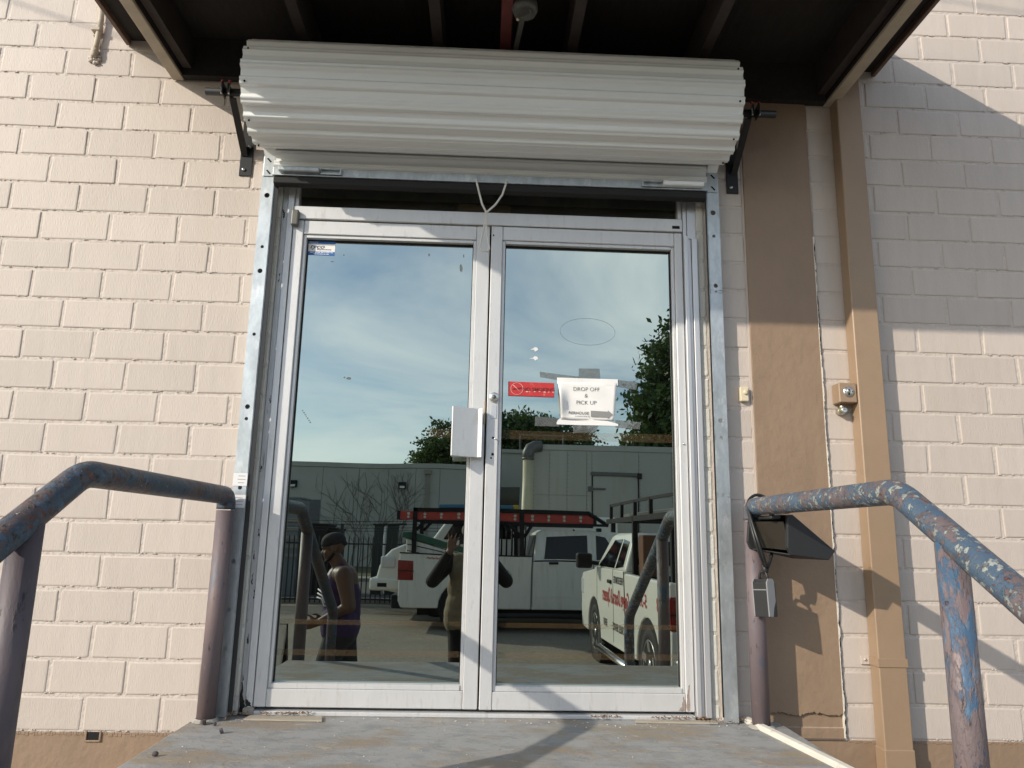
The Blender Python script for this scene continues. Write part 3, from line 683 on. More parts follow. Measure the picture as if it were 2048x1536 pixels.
p.add(vs, [(i, (i+1) % n, (i+1) % n+n, i+n) for i in range(n)], True)
p.build('rolled_curtain', M_shut, rs)
for xx in (x0+0.02, x1-0.02):
    p = MB(); p.lathe([(0.0, 0.200), (0.001, 0.200)], (xx, AX.y, AX.z), 'x', 40); p.build('roll_end', M_hole, rs)
for k in range(NR):
    if k % 2 or not (5 < k): continue
    a = 2*math.pi*(k+0.5)/NR-0.9
    for xx in (x0+0.022, x1-0.022):
        c = Vector((xx, AX.y+(RR_+0.002)*math.cos(a), AX.z+(RR_+0.002)*math.sin(a))); p = MB(); p.ball(c, 0.0045, 8, 5); p.build('rivet', M_hole, rs)
# hanging end of the curtain
p = MB(); zz = 2.335; pr_ = []
while zz < 2.56:
    for ph, s in ((0,0),(.2,0),(.28,1),(.45,1),(.5,.8),(.55,1),(.72,1),(.8,0)): pr_.append((-0.062-0.011*s, zz+0.052*ph))
    zz += 0.052
m_ = len(pr_); vs = [(-0.990, y, z) for y, z in pr_]+[(0.995, y, z) for y, z in pr_]
p.add(vs, [(i, i+1, i+1+m_, i+m_) for i in range(m_-1)], True); p.build('hanging_curtain', M_shut, rs)
p = MB(); p.prism([(-0.088,2.333),(-0.088,2.297),(-0.100,2.293),(-0.100,2.289),(-0.050,2.289),(-0.050,2.333)], 'x', -0.985, 0.990); p.build('bottom_bar', M_galv, rs, bevel=0.001)
p = MB(); p.prism([(-0.092,2.287),(-0.092,2.256),(-0.066,2.246),(-0.046,2.256),(-0.046,2.287)], 'x', -0.98, 0.985); p.build('bottom_seal', M_rubber, rs, bevel=0.004)
for sgn, xa, xb, xc in ((-1,-0.955,-0.772,-0.680), (1,0.968,0.782,0.690)):
    p = MB(); p.bbox(min(xa,xb), max(xa,xb), -0.120, -0.0885, 2.302, 2.324, 0.004); lk = p.build('slide_lock', M_galv if sgn < 0 else M_shut, rs)
    p = MB(); p.bbox(min(xb,xc)+.002, max(xb,xc)-.002, -0.104, -0.0885, 2.322, 2.329, 0.001); p.bbox(min(xb,xc)+.002, max(xb,xc)-.002, -0.104, -0.0885, 2.298, 2.304, 0.001); p.bbox(xc-0.004, xc+0.004, -0.104, -0.0885, 2.298, 2.329, 0.001); p.build('lock_keeper', M_galv, lk)
# guides
HL = [(2.208,.012),(1.962,.0075),(1.849,.011),(1.559,.0075),(1.240,.0105),(1.188,.0075),(0.898,.0085),(0.60,.010),(0.41,.0075),(0.26,.0085)]
HR = [(2.201,.012),(2.086,.0075),(1.848,.010),(1.82,.005),(1.233,.0105),(1.158,.0075),(0.912,.006),(0.632,.0095)]
for sgn, xo, xi, holes in ((-1,-1.041,-0.986,HL), (1,1.052,0.998,HR)):
    gz0, gz1 = 0.004, 2.395
    p = MB(); a, b = sorted((xo, xi)); cxh = (xo+xi)/2-0.002*sgn
    def plate(z0_, z1_): p.box(a, b, -0.058, -0.0555, z0_, z1_)
    def holed(zc_, r_, z0_, z1_):
        n_ = 16; ring = [(cxh+r_*math.cos(2*math.pi*k/n_), zc_+r_*math.sin(2*math.pi*k/n_)) for k in range(n_)]; rect = []
        for k in range(n_):
            c_, s_ = math.cos(2*math.pi*k/n_), math.sin(2*math.pi*k/n_)
            tx = ((b-cxh) if c_ > 0 else (a-cxh))/c_ if abs(c_) > 1e-6 else 1e9; tz = ((z1_-zc_) if s_ > 0 else (z0_-zc_))/s_ if abs(s_) > 1e-6 else 1e9
            t_ = min(tx, tz); rect.append((cxh+c_*t_, zc_+s_*t_))
        rect2 = [min(((u-x_)**2+(w-z_)**2, (u, w)) for u, w in ((a,z0_),(b,z0_),(b,z1_),(a,z1_)))[1] if k % 4 == 2 else (x_, z_) for k, (x_, z_) in enumerate(rect)]
        for y_ in (-0.058, -0.0555): p.add([(x_, y_, z_) for x_, z_ in ring]+[(x_, y_, z_) for x_, z_ in rect2], [(k, (k+1) % n_, (k+1) % n_+n_, k+n_) for k in range(n_)])
        p.add([(x_, -0.058, z_) for x_, z_ in ring]+[(x_, -0.0555, z_) for x_, z_ in ring], [(k, (k+1) % n_, (k+1) % n_+n_, k+n_) for k in range(n_)], True)
    zs_ = sorted(holes); zp = gz0
    for q, (z, r) in enumerate(zs_):
        h0 = max(z-1.6*r, zp+0.0005); nz = zs_[q+1][0]-1.6*zs_[q+1][1] if q+1 < len(zs_) else gz1
        h1 = min(z+1.6*r, nz-0.0005); plate(zp, h0); holed(z, r, h0, h1); zp = h1
    plate(zp, gz1)
    a, b = sorted((xo, xo-sgn*0.003)); p.box(a, b, -0.054, 0.0, gz0, gz1)
    a, b = sorted((xi, xi-sgn*0.003)); p.box(a, b, -0.054, -0.0505, gz0, gz1-0.1)
    a, b = sorted((xo, xi+sgn*0.010)); p.box(a, b, -0.004, -0.0005, gz0, gz1-0.1)
    gd = p.build('guide_channel', M_galv, rs)
    p = MB(); a, b = sorted((xi-sgn*(0.022 if sgn < 0 else 0.009), xi-sgn*0.0035)); p.box(a, b, -0.0535, -0.0495, gz0+0.02, gz1-0.12); p.build('guide_seal', M_black, gd)
    # head plate with a tongue towards the bar, and the flared mouth
    q = MB(); e = xi-sgn*0.085
    pts = [(xo-sgn*0.004,2.300),(xi,2.300),(xi-sgn*0.006,2.318),(e,2.318),(e+sgn*0.006,2.348),(xi-sgn*0.004,2.350),(xi,2.398),(xo-sgn*0.004,2.398)]
    q.prism(pts, 'y', -0.063, -0.0588); hp = q.build('head_plate', M_galv, gd, bevel=0.001)
    for z in (2.376, 2.318):
        q = MB(); c = (xo+xi)/2; q.prism([(c-.012,z+.010),(c-.004,z+.012),(c+.012,z-.006),(c+.006,z-.010)], 'y', -0.0638, -0.0632); q.build('slot', M_hole, hp)
    q = MB(); a, b = sorted((xo-sgn*0.004, xi))
    q.add([(a,-0.056,2.398),(b,-0.056,2.398),(b-sgn*(-0.010),-0.092,2.462),(a-sgn*(-0.010),-0.092,2.462),(a,-0.052,2.398),(b,-0.052,2.398),(b+sgn*0.010,-0.088,2.462),(a+sgn*0.010,-0.088,2.462)], [(0,1,2,3),(4,7,6,5),(0,4,5,1),(1,5,6,2),(2,6,7,3),(3,7,4,0)])
    q.build('guide_mouth', M_shut, gd)
# axle and brackets
p = MB(); p.cyl((-1.262,AX.y+0.01,2.606),(1.268,AX.y+0.01,2.606),0.0165,14); p.build('axle', M_black, rs)
for sgn in (-1, 1):
    xw = 1.137*sgn; p = MB()
    p.bbox(min(xw-.028,xw+.028), max(xw-.028,xw+.028), -0.007, -0.001, 2.325, 2.62, 0.001)
    def slab(xc, prof_, th=0.005): p.prism(prof_, 'x', xc-th/2, xc+th/2)
    slab(xw+sgn*0.02, [(-0.006,2.43),(-0.006,2.47),(-0.215,2.625),(-0.265,2.632),(-0.265,2.590),(-0.225,2.584)])
    slab(xw+sgn*0.045, [(-0.215,2.632),(-0.268,2.638),(-0.268,2.586),(-0.215,2.580)])
    p.prism([(-0.006,2.43),(-0.010,2.42),(-0.228,2.578),(-0.225,2.584)], 'x', xw-sgn*0.006, xw+sgn*0.0225)
    br = p.build('wall_bracket', M_black, rs)
    for bx0, bz0 in ((xw-0.008, 2.355), (xw+0.012, 2.47)):
        q = MB(); q.lathe([(-0.007,.008),(-0.013,.008),(-0.013,0)], (bx0,0,bz0), 'y', 6); q.build('bolt', M_zinc, br)
    for dxx in (0.018, 0.050):
        q = MB(); c = xw+sgn*dxx
        q.tube([(c,-0.252,2.585),(c,-0.252,2.632),(c,-0.246,2.640)], 0.004, 6); q.build('clamp_bolt', M_zinc, br)
        q = MB(); q.ball((c,-0.250,2.647), (0.0075,0.0075,0.006), 8, 6); q.build('red_cap', M_red, br)
# paper labels on the left guide
for k, (za, zb, xa) in enumerate(((0.905,0.958,-1.0425),(0.815,0.868,-1.0425))):
    lb = thing('paper_label', (-1.01,-0.0605,za), ('upper' if k == 0 else 'lower')+' white paper label on the left shutter guide', 'label', 'labels on the shutter guide')
    p = MB(); p.box(xa, -0.984, -0.0602, -0.059, za, zb); p.build('label_sheet', M_paper2, lb)
    p = MB()
    for q in range(3):
        z = za+0.012+0.014*q; p.box(xa+0.012+rnd.uniform(0,.01), -0.990-rnd.uniform(0,.01), -0.0606, -0.0602, z, z+0.0022)
    p.build('print_lines', M_greypr, lb)
# pull rope
p = MB(); yr = -0.106
p.tube([(-0.071,-0.094,2.300),(-0.068,yr,2.288),(-0.055,yr,2.235),(-0.040,yr,2.180),(-0.020,yr,2.140)], 0.0047, 8)
p.tube([(0.068,-0.094,2.302),(0.066,yr,2.288),(0.050,yr,2.230),(0.020,yr,2.180),(-0.020,yr,2.140)], 0.0047, 8)
p.tube([(-0.020,yr,2.144),(-0.026,yr,2.09),(-0.038,yr,2.02),(-0.044,yr,1.972),(-0.034,yr-.002,1.957),(-0.012,yr,1.957),(-0.002,yr,1.968),(-0.004,yr,1.985),(-0.014,yr,2.03),(-0.019,yr,2.09),(-0.019,yr,2.144)], 0.0043, 8)
p.ball((-0.020,yr,2.142), 0.008, 8, 6); p.ball((-0.071,-0.094,2.302), 0.007, 8, 6); p.ball((0.068,-0.094,2.304), 0.007, 8, 6)
tag(p.build('pull_rope', M_rope), 'white knotted pull rope hanging from the shutter bottom bar', 'rope')
p = MB(); p.bbox(-0.16, 0.095, 0.075, 0.16, 2.175, 2.268, 0.01); tag(p.build('interior_box', M_roomobj), 'tan box seen dimly through the dark transom glass', 'box')

# ------------------------------------------------------------------ canopy
cp = thing('canopy', (0, 0, 2.8), 'dark timber canopy over the doors with beige side beams', 'canopy')
YF = -1.33
p = MB(); p.bbox(-1.516, -1.462, YF, -0.004, 2.798, 2.815, 0.003); p.build('beam_flange', M_beam, cp)
p = MB(); p.bbox(1.601, 1.658, YF, -0.004, 2.796, 2.812, 0.003); p.build('beam_flange', M_beam, cp)
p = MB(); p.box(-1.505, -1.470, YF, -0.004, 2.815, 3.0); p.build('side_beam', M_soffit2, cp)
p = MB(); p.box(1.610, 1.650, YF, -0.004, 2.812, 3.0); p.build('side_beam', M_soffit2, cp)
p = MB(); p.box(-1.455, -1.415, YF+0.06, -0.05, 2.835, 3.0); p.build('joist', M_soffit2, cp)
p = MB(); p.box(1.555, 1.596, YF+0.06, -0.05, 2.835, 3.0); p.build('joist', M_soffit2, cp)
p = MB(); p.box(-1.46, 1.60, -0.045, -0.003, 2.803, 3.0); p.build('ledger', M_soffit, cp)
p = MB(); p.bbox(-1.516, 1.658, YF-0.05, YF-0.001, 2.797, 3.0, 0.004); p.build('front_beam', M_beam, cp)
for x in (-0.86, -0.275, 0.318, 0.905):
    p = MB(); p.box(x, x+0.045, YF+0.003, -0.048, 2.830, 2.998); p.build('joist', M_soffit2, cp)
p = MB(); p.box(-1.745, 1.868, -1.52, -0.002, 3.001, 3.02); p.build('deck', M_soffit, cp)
for xa, xb in ((-1.752,-1.732),(1.852,1.872)):
    p = MB(); p.bbox(xa, xb, -1.54, -0.004, 2.972, 3.14, 0.003); p.build('fascia', M_fascia, cp)
p = MB(); p.bbox(-1.752, 1.872, -1.56, -1.541, 2.972, 3.14, 0.003); p.build('fascia', M_fascia, cp)
p = MB(); p.prism([(-1.60,3.10),(-1.60,3.135),(-0.002,3.16),(-0.002,3.145)], 'x', -1.775, 1.895); p.build('roof_sheet', M_fascia, cp)
p = MB(); p.bbox(0.020, 0.068, YF+0.01, -0.05, 2.822, 2.855, 0.003); p.build('red_strut', M_redpipe, cp, label='dull red painted strut under the canopy')
lf = thing('canopy_lamp_holder', (0.115, -0.56, 2.80), 'empty grey lamp holder with conduit under the canopy', 'lamp')
p = MB(); p.lathe([(2.858,0.020),(2.850,0.050),(2.815,0.054),(2.795,0.047),(2.800,0.038),(2.82,0.0)], (0.115,-0.575,0), 'z', 10); p.build('holder_cup', M_greyfix, lf)
p = MB(); p.tube([(0.090,-0.545,2.797),(0.118,-0.565,2.792),(0.140,-0.575,2.794),(0.135,-0.60,2.797)], 0.004, 6); p.build('wire_loop', M_greyfix, lf)
p = MB(); p.ball((0.088,-0.540,2.795), 0.007, 8, 6); p.build('bare_terminal', M_cream, lf)
p = MB(); p.prism([(0.098,-0.53),(0.118,-0.53),(0.075,-0.05),(0.055,-0.05)], 'z', 2.806, 2.826); p.build('conduit', M_greyfix, lf)

# ------------------------------------------------------------------ handrails
PR = 0.0365
def arc(a, b, c, r, n=6):
    a, b, c = Vector(a), Vector(b), Vector(c); d1 = (a-b).normalized(); d2 = (c-b).normalized()
    p0, p1 = b+d1*r, b+d2*r; out = []
    for k in range(n+1):
        t = k/n; out.append((p0*(1-t)**2 + b*2*t*(1-t) + p1*t*t))
    return out
def handrail(x, label, mp1, mp2, mr, px1):
    h = thing('handrail', (x, -0.05, 0), label, 'handrail', 'pipe handrails beside the landing')
    y1 = -0.105; ZT = 0.862
    a = (px1, y1, 0.4); e0 = (px1, y1, ZT); e1 = (x, -1.185, ZT); e2 = (x, -2.42, 0.165); e3 = (x, -2.42, -0.93)
    path = [(px1, y1, ZT-0.055)] + arc(a, e0, e1, 0.045) + arc(e0, e1, e2, 0.055) + arc(e1, e2, e3, 0.06) + [(x, -2.42, ZG)]
    p = MB(); p.tube(path, PR, 20); p.build('top_rail', mr, h)
    p = MB(); p.cyl((px1, y1, 0.0), (px1, y1, ZT-0.06), PR-0.0012, 20); p.build('post', mp1, h)
    p = MB(); p.cyl((x, -1.405, -0.158), (x, -1.405, 0.725), PR, 20); p.build('post', mp2, h)
    return h
hl = handrail(-1.070, 'dark worn blue pipe handrail left of the landing', M_post, M_post3, M_rail_l, -1.046)
hr = handrail(1.150, 'flaking blue and white pipe handrail right of the landing', M_post, M_post2, M_rail_r, 1.126)
p = MB(); p.tube([(1.150+(PR+.0003)*math.cos(t), -0.40, 0.862+(PR+.0003)*math.sin(t)) for t in [2*math.pi*k/24 for k in range(25)]], 0.0012, 5); p.build('pipe_joint', M_hole, hr)
for (xx, h_) in ((-1.046, hl), (1.126, hr)):
    p = MB(); n_ = 22; vs = []
    for k in range(n_):
        t = 2*math.pi*k/n_; r_ = PR+rnd.uniform(0.008, 0.026); vs.append((xx+r_*math.cos(t), -0.105+r_*math.sin(t), 0.0015))
    top = [(xx+(PR+0.001)*math.cos(2*math.pi*k/n_), -0.105+(PR+0.001)*math.sin(2*math.pi*k/n_), 0.012) for k in range(n_)]
    p.add(vs+top, [(k, (k+1) % n_, (k+1) % n_+n_, k+n_) for k in range(n_)]); p.build('grout_collar', M_grout, h_)

# ------------------------------------------------------------------ wedge light and key lock box on the right rail
M_lens = mat('smoky_lens', (0.030,0.026,0.021), 0.15)
wl = thing('wedge_light', (1.17, -0.30, 0.66), 'black wedge-shaped wall light hanging under the right handrail', 'lamp')
ya, yb = -0.245, -0.42
p = MB(); p.prism([(1.185,0.822),(1.205,0.826),(1.365,0.690),(1.338,0.655),(1.190,0.672),(1.178,0.70)], 'y', yb+0.09, yb+0.115); p.build('end_cheek', M_blackp, wl, bevel=0.003)
p = MB(); p.prism([(1.100,0.822),(1.112,0.826),(1.300,0.700),(1.280,0.655),(1.100,0.690),(1.088,0.72)], 'y', ya+0.10, ya+0.12); p.build('end_cheek', M_blackp, wl, bevel=0.003)
p = MB(); 
def strip(pA, pB): p.add([(pA[0],pA[2],pA[1]),(pA[3],pA[5],pA[4]),(pB[3],pB[5],pB[4]),(pB[0],pB[2],pB[1])], [(0,1,2,3)])
A = [(1.100,0.690,-0.13),(1.190,0.672,-0.318)]; B = [(1.285,0.655,-0.13),(1.338,0.655,-0.318)]; Cc = [(1.300,0.700,-0.13),(1.365,0.690,-0.318)]; Dd = [(1.110,0.824,-0.13),(1.203,0.826,-0.318)]; E_ = [(1.094,0.74,-0.13),(1.186,0.73,-0.318)]
def quad(P, Q): p.add([(P[0][0],P[0][2],P[0][1]),(P[1][0],P[1][2],P[1][1]),(Q[1][0],Q[1][2],Q[1][1]),(Q[0][0],Q[0][2],Q[0][1])], [(0,1,2,3)])
quad(A, B); quad(B, Cc); quad(Cc, Dd)
o = p.build('wedge_shell', M_blackp, wl); o.modifiers.new('thick', 'SOLIDIFY').thickness = 0.004
p = MB(); quad([(1.098,0.80,-0.14),(1.180,0.80,-0.305)], [(1.120,0.70,-0.14),(1.195,0.69,-0.305)]); o = p.build('lamp_lens', M_lens, wl); o.modifiers.new('thick', 'SOLIDIFY').thickness = 0.004
p = MB(); p.bbox(1.13, 1.17, -0.30, -0.16, 0.808, 0.823, 0.003); p.build('mount_plate', M_blackp, wl)
p = MB(); p.ball((1.115,-0.19,0.700), 0.006, 8, 6); p.build('bright_screw', M_zinc, wl)

kb = thing('key_lock_box', (1.15, -0.15, 0.43), 'black and silver key lock box hanging from the handrail cable', 'lock box')
bx = MB()
bmx = bmesh.new(); bmesh.ops.create_cube(bmx, size=1.0)
for v in bmx.verts: v.co = Vector((v.co.x*0.066, v.co.y*0.056, v.co.z*0.145))
bmesh.ops.bevel(bmx, geom=[e for e in bmx.edges if abs(e.verts[0].co.x-e.verts[1].co.x) > 0.01 and e.verts[0].co.z > 0], offset=0.014, segments=4, affect='EDGES')
KM = Matrix.Translation((1.140, -0.170, 0.500)) @ Matrix.Rotation(R(-58), 4, 'Z') @ Matrix.Rotation(R(-3), 4, 'Y')
bx.bm(bmx, False, KM); bx.build('box_body', M_blackp, kb, bevel=0.002)
p = MB()
sidep = [(-0.026,-0.064),(-0.004,-0.066),(0.004,-0.035),(0.016,-0.012),(0.016,0.058),(0.008,0.068),(-0.016,0.068),(-0.026,0.055)]
v1 = [KM @ Vector((0.0375, a*1.1, b*1.1)) for a, b in sidep]; v0 = [KM @ Vector((0.0315, a*1.1, b*1.1)) for a, b in sidep]; n_ = len(sidep)
p.add(v0+v1, [tuple(range(n_))[::-1], tuple(range(n_, 2*n_))]+[(k, (k+1) % n_, (k+1) % n_+n_, k+n_) for k in range(n_)]); p.build('side_trim', M_silver, kb, bevel=0.0015)
p = MB(); v1 = [KM @ Vector((-0.0365, a*1.1, b*1.1)) for a, b in sidep[:2]+sidep[5:]]; v0 = [KM @ Vector((-0.0315, a*1.1, b*1.1)) for a, b in sidep[:2]+sidep[5:]]; n_ = len(v0)
p.add(v0+v1, [tuple(range(n_))[::-1], tuple(range(n_, 2*n_))]+[(k, (k+1) % n_, (k+1) % n_+n_, k+n_) for k in range(n_)]); p.build('side_trim', M_silver, kb, bevel=0.0015)
p = MB(); v = [KM @ Vector(c) for c in ((-0.031,-0.0288,0.030),(0.031,-0.0288,0.030),(0.031,-0.0288,0.034),(-0.031,-0.0288,0.034))]; p.add(v, [(0,1,2,3)]); p.build('cover_seam', M_silver, kb)
sh_ = MB(); q0 = KM @ Vector((0.0,0.0,0.066)); 
sh_.tube([KM @ Vector((-0.018,0,0.06)), KM @ Vector((-0.018,0,0.085)), KM @ Vector((-0.010,0,0.102)), KM @ Vector((0.012,0,0.102)), KM @ Vector((0.020,0,0.085)), KM @ Vector((0.020,0,0.06))], 0.0055, 8); sh_.build('shackle', M_blackp, kb)
cb = MB(); cb.ball((1.146,-0.172,0.612), (0.014,0.014,0.022), 10, 8); cb.build('cable_crimp', M_blackp, kb)
for k, oy in enumerate((0.0, -0.016)):
    ctl = [(1.146,-0.178,0.618),(1.118,-0.200,0.665),(1.098,-0.200,0.730),(1.094,-0.170,0.800),(1.100,-0.130,0.865),(1.120,-0.112,0.898),(1.150,-0.106,0.912),(1.182,-0.108,0.895),(1.198,-0.115,0.850),(1.196,-0.135,0.780),(1.184,-0.160,0.700),(1.166,-0.176,0.645),(1.150,-0.178,0.616)]
    pts = [Vector((a+0.006*k*math.sin(t), b_+oy, c)) for t, (a, b_, c) in enumerate(ctl)]
    fine = []
    for t in range(len(pts)-1):
        p0, p1, p2, p3 = pts[max(t-1,0)], pts[t], pts[t+1], pts[min(t+2,len(pts)-1)]
        for q in range(3):
            u = q/3; fine.append(0.5*((2*p1)+(p2-p0)*u+(2*p0-5*p1+4*p2-p3)*u*u+(3*p1-p0-3*p2+p3)*u**3))
    p = MB(); p.tube(fine+[pts[-1]], 0.0062, 8); p.build('steel_cable', M_black, kb)

# ------------------------------------------------------------------ downspout, bell, key switch, conduit, wire
ds = thing('downspout', (1.70, -0.04, ZG), 'brown square metal downspout beside the brown column', 'downspout')
ZT_ = 2.79
p = MB(); p.bbox(1.632, 1.750, -0.078, -0.004, -0.90, 2.96, 0.004); p.build('spout_pipe', M_brown_metal, ds)
p = MB(); p.bbox(1.629, 1.753, -0.081, -0.0045, -0.90, -0.085, 0.003); p.build('lower_sleeve', M_brown_metal, ds)
p = MB(); p.bbox(1.6285, 1.7535, -0.0816, -0.0040, 0.228, 0.262, 0.001); st = p.build('strap', M_brown_metal, ds)
p = MB(); p.bbox(1.594, 1.630, -0.008, -0.003, 0.228, 0.262, 0.001); p.build('strap_tab', M_wall, st)
p = MB(); p.ball((1.610,-0.010,0.248), 0.006, 8, 6); p.build('strap_screw', M_wall, st)
db = thing('doorbell', (1.147, 0, 1.33), 'small cream doorbell button beside the right shutter guide', 'doorbell')
p = MB(); p.bbox(1.128, 1.165, -0.022, -0.001, 1.328, 1.394, 0.003); p.build('bell_case', M_cream, db)
p = MB(); p.lathe([(-0.021,.011),(-0.027,.0105),(-0.029,.006),(-0.029,0)], (1.150,0,1.368), 'y', 14); p.build('bell_button', M_cream, db)
ks = thing('key_switch', (1.587, 0, 1.33), 'brown key switch box with round lock face by the downspout', 'switch')
p = MB(); p.bbox(1.550, 1.628, -0.072, -0.001, 1.326, 1.414, 0.003); p.build('switch_box', M_brown_metal, ks)
p = MB(); p.lathe([(-0.071,.0245),(-0.0745,.0235),(-0.0745,0)], (1.592,0,1.373), 'y', 26); kf = p.build('lock_face', M_zinc, ks)
p = MB(); p.lathe([(-0.0743,.0085),(-0.0765,.0085),(-0.0765,0)], (1.592,0,1.377), 'y', 14); p.build('lock_barrel', M_brass, kf)
p = MB(); p.prism([(1.5885,1.358),(1.5955,1.358),(1.5955,1.374),(1.5885,1.374)], 'y', -0.0752, -0.0744); p.lathe([(-0.0767,.004),(-0.0770,.004),(-0.0770,0)], (1.592,0,1.380), 'y', 10)
for dxx in (-0.017, 0.017): p.lathe([(-0.0744,.003),(-0.0750,.003),(-0.0750,0)], (1.592+dxx,0,1.373), 'y', 8)
p.build('keyhole', M_hole, kf)
p = MB(); p.cyl((1.577,-0.030,1.328),(1.577,-0.030,1.296),0.010,12); p.cyl((1.577,-0.030,1.300),(1.577,-0.052,1.294),0.0125,12); p.cyl((1.577,-0.001,1.294),(1.577,-0.03,1.294),0.016,12); p.build('conduit_elbow', M_brass, ks)
p = MB(); p.lathe([(-0.052,.0125),(-0.056,.0115),(-0.054,.007),(-0.053,0)], (1.577,0,1.294), 'y', 12); p.build('elbow_cap', M_zinc, ks)
cd = thing('wall_conduit', (-1.89, -0.02, 2.88), 'cut off beige conduit pipe with crumbling plaster on the upper left wall', 'conduit')
p = MB(); p.tube([(-1.925,-0.020,3.75),(-1.920,-0.020,3.30),(-1.905,-0.020,3.20),(-1.880,-0.022,3.13),(-1.878,-0.020,3.09),(-1.884,-0.018,2.97),(-1.888,-0.017,2.905)], 0.0125, 12); p.build('pipe', M_beam, cd)
p = MB(); p.lathe([(2.935,.0165),(2.925,.0165),(2.90,.014),(2.895,.010)], (-1.888,-0.017,0), 'z', 12); p.build('pipe_socket', M_beam, cd)
p = MB(); p.bbox(-1.912, -1.868, -0.036, -0.002, 3.025, 3.045, 0.004); p.bbox(-1.915, -1.900, -0.006, -0.001, 3.015, 3.035, 0.002); p.build('pipe_clip', M_beam, cd)
p = MB()
for k in range(26):
    t = rnd.uniform(0, 6.28); r_ = rnd.uniform(0, 1); p.ball((-1.890+0.034*r_*math.cos(t), -0.006, 2.888+0.022*r_*math.sin(t)), (rnd.uniform(.005,.013), rnd.uniform(.006,.014), rnd.uniform(.005,.011)), 6, 4)
p.build('plaster_lump', M_wall, cd)
# overhead service wire that throws the thin shadow on the upper wall
k_ = 2.2
def before(x, z): return (x-1.39*k_, -k_, z+0.81*k_)
p = MB(); p.tube([before(-6.0,4.15), before(-2.378,3.204), before(-1.766,3.012), before(0.2,2.95), before(1.6,3.25), before(2.362,3.418), before(6,3.6)][:3], 0.006, 6)
tag(p.build('overhead_wire', M_rubber), 'thin overhead wire casting the line of shadow on the upper left wall', 'wire')
p = MB(); p.tube([before(1.2,3.56), before(2.362,3.418), before(2.677,3.376), before(6,2.93)], 0.005, 6)
tag(p.build('overhead_wire', M_rubber), 'thin overhead wire casting the line of shadow on the upper right wall', 'wire')

# ------------------------------------------------------------------ small things on the landing
p = MB(); vs = []
for (x_, y_) in ((1.098,-0.012),(1.188,-0.64),(1.225,-1.0),(1.245,-1.265)):
    for dx_, dz_ in ((-0.019,0.0008),(-0.019,0.013),(-0.012,0.019),(0.006,0.021),(0.012,0.015),(0.026,0.012),(0.026,0.0008)): vs.append((x_+dx_, y_, dz_))
fs = [(r_*7+k, r_*7+(k+1) % 7, r_*7+7+(k+1) % 7, r_*7+7+k) for r_ in range(3) for k in range(7)]+[tuple(range(7)), tuple(range(21,28))]
p.add(vs, fs); tag(p.build('plastic_strip', M_pvc), 'pale plastic strip lying along the right landing edge', 'strip')
p = MB(); p.prism([(-0.905,-0.095),(-0.60,-0.105),(-0.615,-0.030),(-0.90,-0.022)], 'z', 0.0005, 0.008); tag(p.build('timber_board', M_wood, bevel=0.002), 'weathered flat board at the left end of the threshold', 'board')
p = MB(); p.prism([(0.63,-0.065),(0.965,-0.068),(0.96,-0.022),(0.645,-0.022)], 'z', 0.0005, 0.007); tag(p.build('timber_board', M_wood, bevel=0.002), 'weathered flat board at the right end of the threshold', 'board')
for k, (x, y, s, lab) in enumerate(((-1.033,-0.166,1.3,'largest rusty nut on the landing beside the left post'),(-0.985,-0.179,.75,'smallest rusty nut on the landing, right of the left post'),(-0.972,-0.092,1.0,'rusty nut on the landing nearest the left shutter guide'),(-0.925,-0.288,1.1,'rusty square nut lying apart on the landing'),(-1.037,-0.584,1.2,'round reddish pebble near the left landing edge'))):
    p = MB(); r_ = 0.0085*s
    if k == 4: p.ball((x,y,r_*0.8), (r_*1.1,r_*0.9,r_*0.8), 10, 7)
    else:
        M_ = Matrix.Translation((x,y,r_)) @ Matrix.Rotation(R(37*k), 4, 'Z') @ Matrix.Rotation(R(70*(k % 2)), 4, 'X')
        bmn = bmesh.new(); bmesh.ops.create_cone(bmn, cap_ends=True, segments=6, radius1=r_, radius2=r_, depth=r_*1.3); p.bm(bmn, False, M_)
    tag(p.build('pebble' if k == 4 else 'rusty_nut', M_pebble, bevel=0.001), lab, 'pebble' if k == 4 else 'nut')
lt = MB()
def litter(x0, x1, y0, y1, n, m=None):
    for k in range(n):
        x, y = rnd.uniform(x0, x1), rnd.uniform(y0, y1); s = rnd.uniform(0.002, 0.008); a = rnd.uniform(0, 6.28); z = 0.013+rnd.uniform(0, 0.006)
        c, s_ = math.cos(a)*s, math.sin(a)*s
        lt.add([(x-c,y-s_,z),(x+s_*.5,y-c*.5,z+rnd.uniform(0,.006)),(x+c,y+s_,z+rnd.uniform(0,.005)),(x-s_*.5,y+c*.5,z)], [(0,1,2,3)])
litter(-0.86,-0.66,-0.05,-0.014,120); litter(0.70,0.93,-0.05,-0.016,90); litter(0.90,1.09,-0.11,-0.03,60); litter(0.46,0.58,-0.03,-0.014,40); litter(-1.0,-0.9,-0.06,-0.01,40)
tag(lt.build('dry_leaf_litter', M_leaf_dry), 'crumbled dry leaf litter along the door threshold', 'litter', kind='stuff')
ch = MB()
for k in range(110):
    x, y = rnd.uniform(-1.05,1.2), rnd.uniform(-1.1,-0.02)
    if rnd.random() < 0.6: y = rnd.uniform(-0.13,-0.015); 
    s = rnd.uniform(0.001, 0.0032); ch.ball((x,y,s*0.6), (s*rnd.uniform(.8,1.6),s,s*0.6), 5, 3)
tag(ch.build('grit', M_caulk), 'pale grit scattered on the landing', 'grit', kind='stuff')
